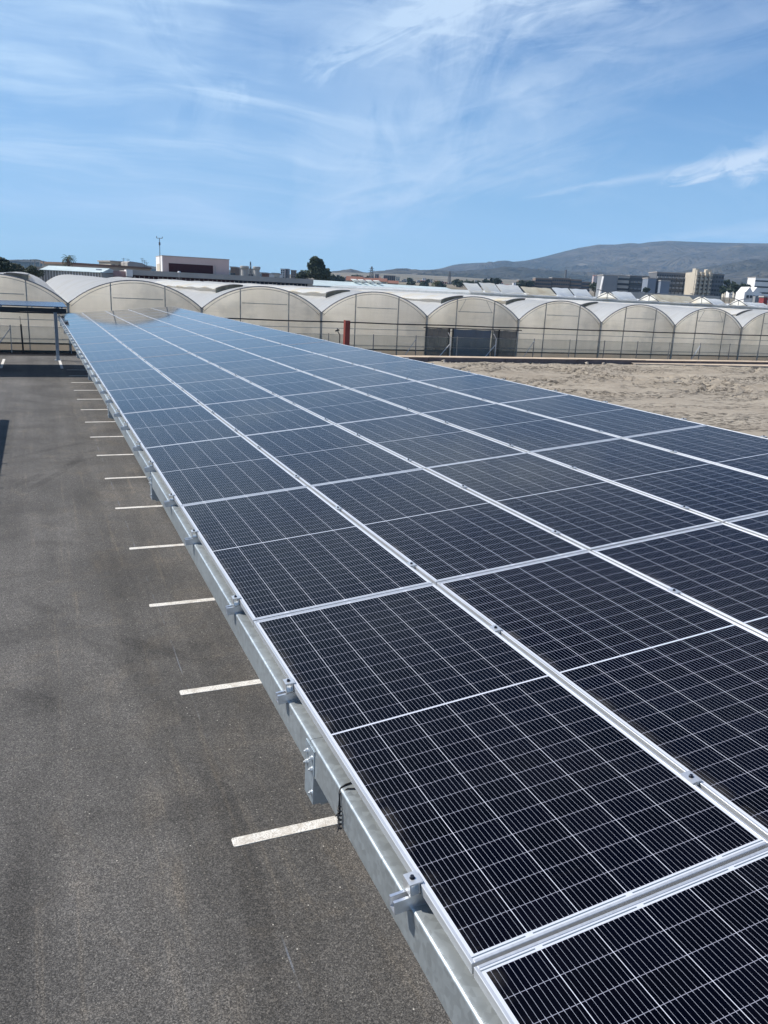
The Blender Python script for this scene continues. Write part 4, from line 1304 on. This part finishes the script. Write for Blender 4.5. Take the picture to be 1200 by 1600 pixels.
for (xa, xb, hpx) in ((933, 967, 7.5), (1000, 1032, 7.5), (1080, 1117, 9.0), (1142, 1172, 7.5)):
    s0, s1 = along(xa, 460), along(xb, 460); h_ = hpx * 1.7 * 180 / F
    mb = MB()
    for sgn in (1, -1):
        mb.tube([((s0 + s1) / 2 + sgn * (s1 - s0) * (k / 8 - 0.5), 0.2, zt + 0.05 + h_ * math.sin(math.pi * 0.5 * (k / 8)) * 0.95) for k in range(9)], 0.09, 5)
    mb.tube([((s0 + s1) / 2, 0.2, zt), ((s0 + s1) / 2, 0.2, zt + h_ * 0.75)], 0.07, 5)
    obj('end_hoop', mb, MT['steel_dark'], o)
    mb = MB(); n = 12
    mb.v = [(s0 + (s1 - s0) * k / n, 0.3, zt + 0.03 + h_ * math.sin(math.pi * k / n) * 0.75) for k in range(n + 1)] + [(s1, 0.3, zt), (s0, 0.3, zt)]
    mb.f = [tuple(range(n + 3))]; mb.mi = [0]; obj('end_wall', mb, MT['wall_film'], o)
NB = 12
for k in range(NB):
    s0 = L * k / NB; s1 = L * (k + 1) / NB; mb = MB()
    mb.grid(8, 2, lambda u, v: (s0 + (s1 - s0) * u, 0.05 + 60 * v, zt - 0.05 + 0.42 * math.sin(math.pi * u)))
    obj('roof', mb, MT['roof_film'], o, smooth=True)

# water tanks
for i_, (xa, xb, yt, lb) in enumerate(((375, 389, 415.5, 'left one of the two round concrete water tanks on stems'), (395, 407, 416.5, 'right one of the two round concrete water tanks on stems'))):
    D = 270; c = at((xa + xb) / 2, yt, D); r_ = (xb - xa) / 2 * D / F
    o = thing('water_tank', lb, 'water tank', group='concrete water tanks')
    mb = MB(); mb.tube([(c.x, c.y, 0), (c.x, c.y, c.z - 1.0)], r_ * 0.78, 14); obj('stem', mb, MT['concrete'], o, smooth=False)
    mb = MB(); mb.tube([(c.x, c.y, c.z - 1.05), (c.x, c.y, c.z - 0.7), (c.x, c.y, c.z - 0.12), (c.x, c.y, c.z)], [r_ * 0.8, r_, r_, r_ * 0.9], 16); obj('bowl', mb, MT['concrete'], o)
o = thing('lattice_mast', 'slim radio mast between the two concrete water tanks', 'mast')
def lattice(o, px, ytop, ybase, D, w0, w1):
    c = at(px, ytop, D); zt = c.z; z0 = terrain(c.x, c.y) - 0.5
    mb = MB(); n = 9
    P = []
    for k in range(n + 1):
        w_ = w0 + (w1 - w0) * k / n; z = z0 + (zt - z0) * k / n
        P.append([Vector((c.x + sx * w_, c.y + sy * w_, z)) for sx, sy in ((-1, -1), (1, -1), (1, 1), (-1, 1))])
    t_ = max(0.05, D * 0.00035)
    for k in range(n):
        for j in range(4):
            mb.bar(P[k][j], P[k + 1][j], t_, t_)
            mb.bar(P[k][j], P[k + 1][(j + 1) % 4], t_ * 0.7, t_ * 0.7)
            mb.bar(P[k + 1][j], P[k + 1][(j + 1) % 4], t_ * 0.7, t_ * 0.7)
    obj('lattice', mb, MT['lattice'], o)
    return c
lattice(o, 391.5, 409, 430, 280, 0.5, 0.12)
o = thing('pylon', 'tapered lattice pylon standing over the red roofs of the town', 'pylon'); c = lattice(o, 581, 416.5, 441, 520, 2.0, 0.25)
mb = MB()
for k, (dzz, hw) in enumerate(((1.2, 1.6), (2.6, 2.2))): mb.bar((c.x - hw, c.y, c.z - dzz), (c.x + hw, c.y, c.z - dzz), 0.2, 0.2)
obj('crossarm', mb, MT['lattice'], o)
o = thing('lattice_mast', 'thin lattice mast in front of the pale hill scar', 'mast'); lattice(o, 703, 424, 444, 700, 1.2, 0.5)
o = thing('chimney', 'dark slim chimney tower over the brown apartment block', 'chimney')
c = at(884.5, 421.5, 800); mb = MB(); mb.tube([(c.x, c.y, 0), (c.x, c.y, c.z)], [1.3, 0.9], 10); obj('shaft', mb, MT['slate'], o)
o = thing('mast', 'thin dark mast between the trees and the white hospital', 'mast')
c = at(1185, 429, 700); mb = MB(); mb.tube([(c.x, c.y, 0), (c.x, c.y, c.z)], 0.35, 6); obj('shaft', mb, MT['lattice'], o)

# ---- vegetation
def leafmat(name, a, b):
    mt, t, p = newmat(name)
    g = t.n.new('ShaderNodeNewGeometry').outputs['Position']
    wn = t.noise(g, 1.4, 4, 0.7)
    t.set(p.inputs['Base Color'], t.mix(t.ramp(wn, 0.3, 0.7), a, b))
    p.inputs['Roughness'].default_value = 0.6; p.inputs['Specular IOR Level'].default_value = 0.3
    return mt
MT['leaf'] = leafmat('eucalyptus leaves', (0.030, 0.045, 0.022), (0.085, 0.105, 0.060))
MT['leafd'] = leafmat('dark leaves', (0.018, 0.032, 0.020), (0.05, 0.07, 0.035))
MT['leafb'] = leafmat('dusty leaves', (0.05, 0.062, 0.035), (0.12, 0.125, 0.075))
MT['palm'] = leafmat('palm fronds', (0.035, 0.055, 0.025), (0.09, 0.12, 0.05))
MT['bark'] = simple('bark', (0.16, 0.12, 0.09), 0.9, 0, 0.3, 3)
def tree(px, ytop, wpx, hpx, D, label, lobes=None, mat='leaf', cat='tree', group=None, name='tree', leaf=0.34, n=None, seedv=1, base=None):
    rr = random.Random(seedv)
    top = at(px, ytop, D); s = D / F
    Wd = wpx * s; Hc = hpx * s
    z0 = terrain(top.x, top.y) if base is None else base
    o = thing(name, label, cat, (top.x, top.y, z0), group=group)
    H = top.z - z0
    mb = MB()
    th = max(H - Hc * 0.75, H * 0.2)
    mb.tube([(0, 0, -0.4), (0.1, 0, th * 0.5), (0.0, 0.1, th), (0.1, 0, H * 0.8)], [Wd * 0.035 + 0.1, Wd * 0.03 + 0.06, Wd * 0.02 + 0.05, 0.04], 7)
    cl = lobes or [(rr.uniform(-0.32, 0.32), rr.uniform(0.15, 0.85), rr.uniform(0.18, 0.30)) for _ in range(9)]
    C = []
    for (lx, lz, lr) in cl:
        C.append((Vector((lx * Wd, rr.uniform(-0.25, 0.25) * Wd, H - Hc + lz * Hc)), lr * Wd))
    for c, r in C[:7]:
        mb.tube([(0, 0, th * 0.8), c * 0.55 + Vector((0, 0, th * 0.38)), c], [Wd * 0.014 + 0.05, 0.07, 0.03], 5)
    obj('trunk', mb, MT['bark'], o)
    mb = MB(); N = n or 1500
    tot = sum(r ** 2 for c, r in C)
    for c, r in C:
        for _ in range(int(N * r * r / tot)):
            d = Vector((rr.gauss(0, 1), rr.gauss(0, 1), rr.gauss(0, 1))).normalized()
            k = r * (0.55 + 0.5 * rr.random() ** 0.6) * (1 + 0.25 * noise.noise(d * 2.2 + c))
            p = c + Vector((d.x * k, d.y * k, d.z * k * 0.85))
            a = Vector((rr.gauss(0, 1), rr.gauss(0, 1), rr.gauss(0, 1))).normalized() * leaf * rr.uniform(0.6, 1.3)
            b = a.cross(Vector((rr.gauss(0, 1), rr.gauss(0, 1), rr.gauss(0, 1)))).normalized() * leaf * 0.55
            mb.quad(p - a, p + b, p + a, p - b)
    obj('crown', mb, MT[mat], o)
    return o
tree(495, 401.5, 44, 36, 262, 'tall dark eucalyptus tree rising alone behind the low building', lobes=[(-0.12, 0.83, 0.17), (0.10, 0.78, 0.16), (-0.20, 0.62, 0.17), (0.02, 0.62, 0.20), (0.20, 0.60, 0.15), (-0.05, 0.42, 0.22), (0.24, 0.36, 0.19), (0.40, 0.26, 0.17), (-0.22, 0.30, 0.18), (0.1, 0.18, 0.22), (0.48, 0.14, 0.12), (-0.05, 0.92, 0.10)], n=5200, leaf=0.36, seedv=3)
tree(471, 424, 22, 12, 270, 'low dark bush at the left foot of the tall eucalyptus', n=900, mat='leafd', cat='bush', name='bush', seedv=4)
tree(-4, 402, 58, 34, 140, 'dark dense tree cut off by the left edge of the photo', n=4200, mat='leafd', leaf=0.26, lobes=[(-0.1, 0.80, 0.22), (0.12, 0.72, 0.18), (0.24, 0.50, 0.18), (0.0, 0.45, 0.28), (0.34, 0.28, 0.16), (-0.25, 0.5, 0.25), (0.1, 0.2, 0.25), (0.4, 0.12, 0.12)], seedv=6)
tree(29, 413, 26, 14, 145, 'dusty green bush between the dark tree and the rooftop frame', n=1200, mat='leafb', cat='bush', name='bush', leaf=0.22, seedv=7)
tree(53, 417, 24, 13, 142, 'grey green bush under the rooftop frame', n=1000, mat='leafb', cat='bush', name='bush', leaf=0.22, seedv=8)
tree(1, 419, 14, 12, 320, 'small distant round tree right behind the dark tree', n=300, mat='leafb', seedv=9)

def palm(px, ytop, D, spread, label, seedv, trunk=True, hpx=None):
    rr = random.Random(seedv); top = at(px, ytop, D); s = D / F
    z0 = terrain(top.x, top.y); R_ = spread * s
    zc = top.z - R_ * 0.45 - z0
    o = thing('palm_tree', label, 'palm tree', (top.x, top.y, z0))
    mb = MB(); mb.tube([(0, 0, -0.3), (0.05, 0, zc * 0.5), (0, 0, zc)], [0.30, 0.24, 0.28], 8); obj('trunk', mb, MT['bark'], o)
    mb = MB()
    for k in range(34):
        a = rr.uniform(0, 2 * math.pi); el = rr.uniform(-0.5, 1.35)
        d = Vector((math.cos(a), math.sin(a), 0)); L_ = R_ * rr.uniform(0.85, 1.1)
        prev = Vector((0, 0, zc)); e = el
        side = Vector((-d.y, d.x, 0))
        for j in range(8):
            nx = prev + (d * math.cos(e) + Vector((0, 0, math.sin(e)))) * L_ / 8
            e -= 0.22
            wj = R_ * 0.16 * math.sin(math.pi * (j + 0.8) / 9)
            for sg in (1, -1):
                for q in (0.25, 0.75):
                    b = prev.lerp(nx, q); tip = b + side * sg * wj + (nx - prev) * 0.7 + Vector((0, 0, -wj * 0.5))
                    wv = (nx - prev) * 0.16
                    mb.quad(b - wv, tip, b + wv)
            mb.bar(prev, nx, 0.03 * R_, 0.03 * R_)
            prev = nx
    obj('crown', mb, MT['palm'], o)
palm(106, 398.5, 166, 13.5, 'palm crown showing above the brown roof edge at left', 21)
palm(681, 438.5, 255, 9.5, 'short dark palm before the town beyond the long glasshouse', 22)

# ------------------------------------------------------------------ the town
rt = random.Random(77)
def block(label, cat, xl, xr, yt, D, mat, depthm=12, D2=None, name='apartment_building', roof=None, win=None, group=None, parapet=True, balconies=None):
    o, L, h = place(label, cat, name, group, xl, xr, yt, D, D2)
    local_box(o, 'wall', MT[mat], 0, L, 0, depthm, 0, h)
    if roof == 'flat':
        local_box(o, 'roof', MT['greyslab'], -0.25, L + 0.25, -0.25, depthm + 0.25, h + 0.003, h + 0.45)
    elif roof == 'gable':
        mb = MB(); k = min(L, depthm) * 0.25
        mb.prism([(-0.4, h - 0.15), (depthm / 2, h + k), (depthm + 0.4, h - 0.15)], -0.3, L + 0.3, 'x'); obj('roof', mb, MT['terra'], o)
    if win:
        nx, nz, w_, hh = win
        windows(o, 0, L, 0.9, h - 0.3, nx, nz, w_, hh)
    if balconies:
        nx, nz, mt_ = balconies
        for a in range(nx):
            for b in range(nz):
                local_box(o, 'balcony', MT[mt_], L * (a + 0.12) / nx, L * (a + 0.88) / nx, -1.3, 0.0, 1.0 + (h - 1.3) * b / nz, 2.0 + (h - 1.3) * b / nz)
    return o, L, h
block('white twin tower block left of the big eucalyptus', 'apartment block', 438.5, 445, 420.5, 640, 'white', 10, roof='flat', win=(2, 6, 1.2, 1.2))
block('grey-white half of the twin tower block left of the eucalyptus', 'apartment block', 445.4, 450.5, 420.6, 646, 'greyblock', 10, roof='flat', win=(1, 6, 1.2, 1.2))
block('small dark brown tower between the white towers and the eucalyptus', 'apartment block', 454.5, 461.5, 422.5, 640, 'brick', 8, roof='flat', win=(2, 5, 1.1, 1.1))
for k, (xa, xb, yt, mt_) in enumerate(((360, 368, 418, 'brick'), (367, 374, 421, 'beige'), (388, 396, 421, 'beige'), (409, 416, 427, 'terra'), (417, 424, 428, 'white'), (425, 433, 427.5, 'beige'), (431, 437, 429, 'white'))):
    nm = ['dark roofed house just right of the pinkish block', 'beige house left of the left water tank', 'beige house between the two water tanks', 'reddish house right of the right water tank', 'tiny white house right of the reddish house', 'beige house left of the small white house by the towers', 'small white house just left of the twin tower'][k]
    block(nm, 'house', xa, xb, yt, 330 + 12 * k, mt_, 9, name='house', roof='flat', win=(2, 2, 0.9, 0.9))
# long red roofs
for k, (xa, xb, yt, D) in enumerate(((541, 566, 437.5, 420), (567, 584, 438, 430), (585, 604, 439, 440), (606, 622, 442, 450))):
    block(['longest low terracotta roof, at the left end of the red roofs', 'terracotta roof directly under the tapered pylon', 'terracotta roof right of the tapered pylon', 'shortest terracotta roof, by the slanted white vents'][k], 'house', xa, xb, yt, D, 'cream', 11, name='house', roof='gable', group='low houses with long red roofs')
block('brown brick apartment house right of the tapered pylon', 'apartment block', 600, 618, 430.5, 720, 'brick', 14, roof='flat', win=(6, 4, 1.2, 1.2))
block('pale reddish apartment block next to the pylon', 'apartment block', 586, 592, 428.5, 740, 'pink', 12, roof='flat', win=(2, 5, 1.2, 1.2))
block('hazy brown flats left of the tapered pylon', 'apartment block', 552, 567, 430.5, 760, 'brick', 12, roof='flat', win=(4, 4, 1.3, 1.2))
# stepped brown block
for k, (xa, xb, yt) in enumerate(((812, 836, 438), (837, 862, 434.5), (863, 891, 434), (892, 909, 436.5), (909, 922, 440.5))):
    block(['lowest left wing', 'left middle wing', 'central tallest wing', 'right middle wing', 'lowest right wing'][k] + ' of the stepped brown brick apartment complex', 'apartment block', xa, xb, yt, 640 + 3 * k, 'brick', 14, roof='flat', win=(8, 4, 1.5, 1.3), group='stepped brown apartment wings')
# grey apartments
block('plain grey windowless block beside the white sail wall', 'apartment block', 943, 966, 430, 470, 'greyblock', 14, roof='flat')
block('light grey block of flats right of the windowless block', 'apartment block', 966.5, 984, 431, 474, 'concrete', 14, roof='flat', win=(6, 5, 1.3, 1.2))
block('dark slate flats in the middle of the grey apartment row', 'apartment block', 984.5, 1004, 431, 478, 'slate', 14, roof='flat', win=(6, 5, 1.6, 1.3), balconies=(3, 4, 'greyblock'))
block('dark slate flats left of the blank grey gable', 'apartment block', 1004.5, 1022, 432, 482, 'slate', 14, roof='flat', win=(6, 5, 1.6, 1.3), balconies=(3, 4, 'greyblock'))
block('blank blue-grey gable end before the dark slab', 'apartment block', 1013, 1026, 435, 440, 'bluegrey', 10) if 'bluegrey' in MT else None
MT['bluegrey'] = wallmat('blue grey render', (0.20, 0.23, 0.28))
block('blank blue-grey gable end, left of the two before the dark slab', 'apartment block', 1013, 1026, 435, 440, 'bluegrey', 10, roof='flat')
block('blank blue-grey gable end, right of the two before the dark slab', 'apartment block', 1033, 1047, 439, 436, 'bluegrey', 10, roof='flat')
block('tall dark slab of flats with grey balconies, longest in the row', 'apartment block', 1027, 1087, 425.5, 468, 'slate', 16, roof='flat', win=(16, 6, 1.1, 1.2), balconies=(10, 6, 'greyblock'))
o, L, h = block('cream sunlit tower of flats with stacked white balconies', 'apartment block', 1087, 1114, 425, 452, 'cream', 16, win=(9, 9, 0.75, 1.25))
for a in range(4):
    local_box(o, 'balcony_tower', MT['cream'], L * (a + 0.10) / 4, L * (a + 0.42) / 4, -1.6, 0.0, 0, h + (1.2 if a % 2 == 0 else 0.2))
    for b in range(8):
        local_box(o, 'balcony', MT['cream'], L * (a + 0.02) / 4, L * (a + 0.66) / 4, -2.6, -0.9, 0.6 + h * b / 8, 1.35 + h * b / 8)
local_box(o, 'roof_house', MT['cream'], L * 0.02, L * 0.22, 1, 6, h, h + 2.0)
local_box(o, 'roof_house', MT['cream'], L * 0.7, L * 0.95, 1, 6, h, h + 1.8)
o, L, h = block('dark shaded flank of the cream tower', 'apartment block', 1114.5, 1132, 428.5, 456, 'slate', 12, win=(4, 7, 1.2, 1.2), roof='flat')  # tower side away from the sun, shade put into the dark colour
block('white hospital-like block cut off at the right edge', 'apartment block', 1181, 1212, 433.5, 600, 'white', 14, roof='flat', win=(7, 4, 2.2, 1.1))
block('low grey hall below the row of grey apartments', 'hall', 968, 1125, 455.5, 400, 'concrete', 10, name='hall')
# white sail
o = thing('sail_wall', 'thin slanting white wall at the left end of the grey apartments', 'wall')
P0 = at(942.5, 432, 466); P1 = at(937, 448, 466); mb = MB(); mb.bar(P1 - Vector((0, 0, 8)), P0, 1.1, 0.5); obj('blade', mb, MT['white'], o)
# small gabled white house on the right
o, L, h = place('white two-gabled building on the right behind the greenhouse vents', 'house', 'house', None, 1164, 1190, 456, 300)
local_box(o, 'wall', MT['white'], 0, L, 0, 8, 0, h)
for k in (0, 1):
    mb = MB(); mb.v = [(L * 0.05 + k * L * 0.42, -0.02, h), (L * 0.26 + k * L * 0.42, -0.02, h + 1.9), (L * 0.47 + k * L * 0.42, -0.02, h), (L * 0.05 + k * L * 0.42, 8, h), (L * 0.26 + k * L * 0.42, 8, h + 1.9), (L * 0.47 + k * L * 0.42, 8, h)]
    mb.f = [(0, 1, 2), (5, 4, 3), (0, 3, 4, 1), (1, 4, 5, 2)]; mb.mi = [0] * 4; obj('gable_roof', mb, MT['white'], o)
windows(o, L * 0.1, L * 0.9, h - 2.4, h - 0.9, 4, 1, 0.9, 1.0)
local_box(o, 'porch', MT['greyblock'], L * 0.5, L * 1.02, -2.5, 0, 0, h - 1.4)
block('low red roofed shed at the right edge', 'shed', 1194, 1200, 464.5, 290, 'redthing', 4, name='shed', roof='flat')

# scattered houses and town trees
def rowlabel(k, what): 
    o_ = ['leftmost', 'second', 'third', 'fourth', 'fifth', 'sixth', 'seventh', 'eighth', 'ninth', 'tenth', 'eleventh', 'twelfth', 'thirteenth', 'fourteenth', 'fifteenth', 'sixteenth', 'seventeenth', 'eighteenth', 'nineteenth', 'twentieth', 'twenty-first', 'twenty-second', 'twenty-third', 'twenty-fourth', 'twenty-fifth', 'twenty-sixth', 'twenty-seventh', 'twenty-eighth', 'twenty-ninth', 'thirtieth'][k]
    return f'{o_} {what}'
def band(n, xa, xb, off, jit, D, wpx, what, mats, group, roofp=0.5):
    for k in range(n):
        x = xa + (xb - xa) * (k + rt.uniform(0.15, 0.85)) / n
        w_ = rt.uniform(*wpx); mt_ = rt.choice(mats)
        y = hor(x) - off - rt.uniform(0, jit)
        cname = {'white': 'white', 'cream': 'cream', 'beige': 'beige', 'pink': 'pinkish', 'brick': 'brown', 'concrete': 'grey'}[mt_]
        g = rt.random() < roofp
        block(cname + (' red-roofed' if g else ' flat-roofed') + ' house, ' + rowlabel(k, what), 'house', x, x + w_, y, D * rt.uniform(0.93, 1.07), mt_, rt.uniform(8, 12), name='house', roof='gable' if g else 'flat', win=(max(2, int(w_ / 2.5)), 2, 1.3, 1.1), group=group)
band(30, 515, 815, 15.0, 6.5, 830, (5, 10), 'from left in the town row above the glasshouse', ['white', 'cream', 'beige', 'pink', 'brick', 'concrete', 'white'], 'town houses above the long glasshouse')
band(30, 520, 830, 21.0, 5.0, 1150, (4, 9), 'from left in the farther town row under the hills', ['white', 'white', 'beige', 'cream', 'concrete', 'pink'], 'farther town houses below the hills', 0.25)
band(14, 705, 830, 17.0, 4, 760, (5, 11), 'from left, left of the stepped brown flats', ['white', 'cream', 'beige', 'pink', 'brick'], 'houses left of the stepped brown flats')
band(11, 1130, 1205, 31.0, 6, 900, (4, 9), 'from left, right of the cream tower', ['white', 'pink', 'white', 'cream', 'beige'], 'houses right of the cream tower', 0.6)
band(9, 925, 1020, 39.5, 3, 1500, (4, 8), 'from left above the grey apartments', ['white', 'pink', 'beige'], 'houses above the grey apartments', 0.4)
k = 0
TL = [(520, 430, 16, 9, 560), (533, 431.5, 14, 8, 560), (556, 430.5, 20, 8, 700), (575, 432, 9, 6, 690), (642, 441, 14, 6, 620), (662, 441.5, 16, 6, 600), (668, 436.5, 6, 6, 800), (690, 443, 16, 5, 600),
      (720, 440, 22, 6, 640), (736, 441, 18, 6, 640), (748, 441.5, 14, 5, 640), (759, 436.5, 13, 9, 600), (768, 434, 5, 12, 600), (777, 436.5, 14, 9, 600), (815, 441, 16, 7, 600), (828, 440, 12, 7, 600), (931, 441, 22, 13, 520), (938, 444, 16, 10, 500),
      (1137, 436, 12, 18, 520), (1144, 440, 12, 16, 500), (1152, 444, 14, 14, 480), (1160, 440, 12, 16, 520), (1170, 444, 10, 12, 520), (1133, 448, 14, 9, 450), (1010, 450, 10, 5, 430), (640, 436, 12, 5, 900)]
for (x, y, w_, h_, D) in TL:
    tree(x, y, w_, h_, D, 'small dark town tree, ' + rowlabel(k, 'in its line of distant trees'), mat='leafd', n=420, leaf=0.0016 * D, seedv=100 + k, group='trees among the distant houses'); k += 1

# ------------------------------------------------------------------ mountains
def azel(px, py):
    d = pxdir(px, py); return math.atan2(d.x, d.y), d.z / math.hypot(d.x, d.y)
MAIN = [(400, 447), (560, 447), (640, 441), (672, 428), (690, 420), (705, 414.5), (720, 412), (745, 410.5), (770, 410), (800, 409), (822, 407), (850, 401), (880, 393), (905, 387), (935, 382), (960, 382), (985, 379.5), (1000, 380.5), (1015, 378), (1045, 376), (1080, 377.5), (1110, 378.5), (1150, 379.5), (1200, 380), (1300, 384), (1450, 405), (1650, 440), (1900, 480)]
FRONT = [(300, 445), (430, 447), (520, 438), (560, 431), (600, 425), (618, 422.5), (640, 424), (662, 423), (690, 421.5), (720, 421), (760, 419), (800, 421), (850, 424), (900, 428), (960, 432), (1000, 432), (1050, 428), (1100, 420), (1150, 412), (1200, 408), (1350, 415), (1600, 450), (1900, 490)]
MAINT = sorted(azel(*p) for p in MAIN); FRONTT = sorted(azel(*p) for p in FRONT)
def interp(T, a):
    if a <= T[0][0]: return T[0][1]
    if a >= T[-1][0]: return T[-1][1]
    for (a0, e0), (a1, e1) in zip(T[:-1], T[1:]):
        if a0 <= a <= a1:
            t_ = (a - a0) / (a1 - a0); return e0 + (e1 - e0) * t_
def sm(x): x = max(0, min(1, x)); return x * x * (3 - 2 * x)
RM, RF_, R00 = 6200.0, 3900.0, 2300.0
mb = MB()
a0, a1 = math.radians(-14), math.radians(76)
NAZ, NR = 520, 84
def mtn(u, v):
    a = a0 + (a1 - a0) * u
    r = R00 + (7600 - R00) * v
    x, y = CAM.x + r * math.sin(a), CAM.y + r * math.cos(a)
    zm = CAM.z + RM * interp(MAINT, a); zf = CAM.z + RF_ * interp(FRONTT, a)
    base = 45.0
    ridge = noise.ridged_multi_fractal(Vector((x * 0.0011, y * 0.0011, 2)), 0.9, 2.15, 6, 1.0, 2.0)
    fine = noise.fractal(Vector((x * 0.004, y * 0.004, 8)), 0.9, 2.1, 5)
    edge = sm(u / 0.06) * sm((1 - u) / 0.06)
    if r < RF_:
        t_ = (r - R00) / (RF_ - R00)
        z = base + (zf - base) * sm(t_) - 8
        z += (ridge - 1.0) * 40 * math.sin(math.pi * t_) + fine * 10 * math.sin(math.pi * min(1, t_))
    elif r < RM:
        t_ = (r - RF_) / (RM - RF_)
        z = zf - 8 + (zm - zf) * (0.6 * t_ ** 1.35 + 0.4 * sm(t_)) - 42 * math.sin(math.pi * min(1, t_ * 2.4)) * (1 if t_ < 0.416 else 0)
        z += (ridge - 1.0) * 105 * math.sin(math.pi * t_) * (1 - t_) * 1.15 + fine * 38 * math.sin(math.pi * t_) * (1 - t_)
    else:
        t_ = (r - RM) / (7600 - RM); z = zm - 300 * t_ * t_
    zmin = 20 if v > 0.01 else -5
    return (x, y, zmin + max(-25, (z - zmin)) * edge)
mb.grid(NAZ, NR, mtn)
kind(obj('mountains', mb, MT['mountain'], smooth=True), 'structure')

# ------------------------------------------------------------------ air
HAZE = 8.0e-5
hm = bpy.data.materials.new('haze'); hm.use_nodes = True
hm.node_tree.nodes.clear()
hv = hm.node_tree.nodes.new('ShaderNodeVolumePrincipled')
hv.inputs['Color'].default_value = (0.46, 0.70, 1.0, 1)
hv.inputs['Density'].default_value = HAZE
hv.inputs['Anisotropy'].default_value = 0.0
ho = hm.node_tree.nodes.new('ShaderNodeOutputMaterial'); hm.node_tree.links.new(hv.outputs[0], ho.inputs[1])
hm.cycles.homogeneous_volume = True if hasattr(hm.cycles, 'homogeneous_volume') else None
mb = MB(); mb.box(-8500, 8500, -8500, 8500, -32, 760)
hz = obj('haze', mb, hm); kind(hz, 'stuff')
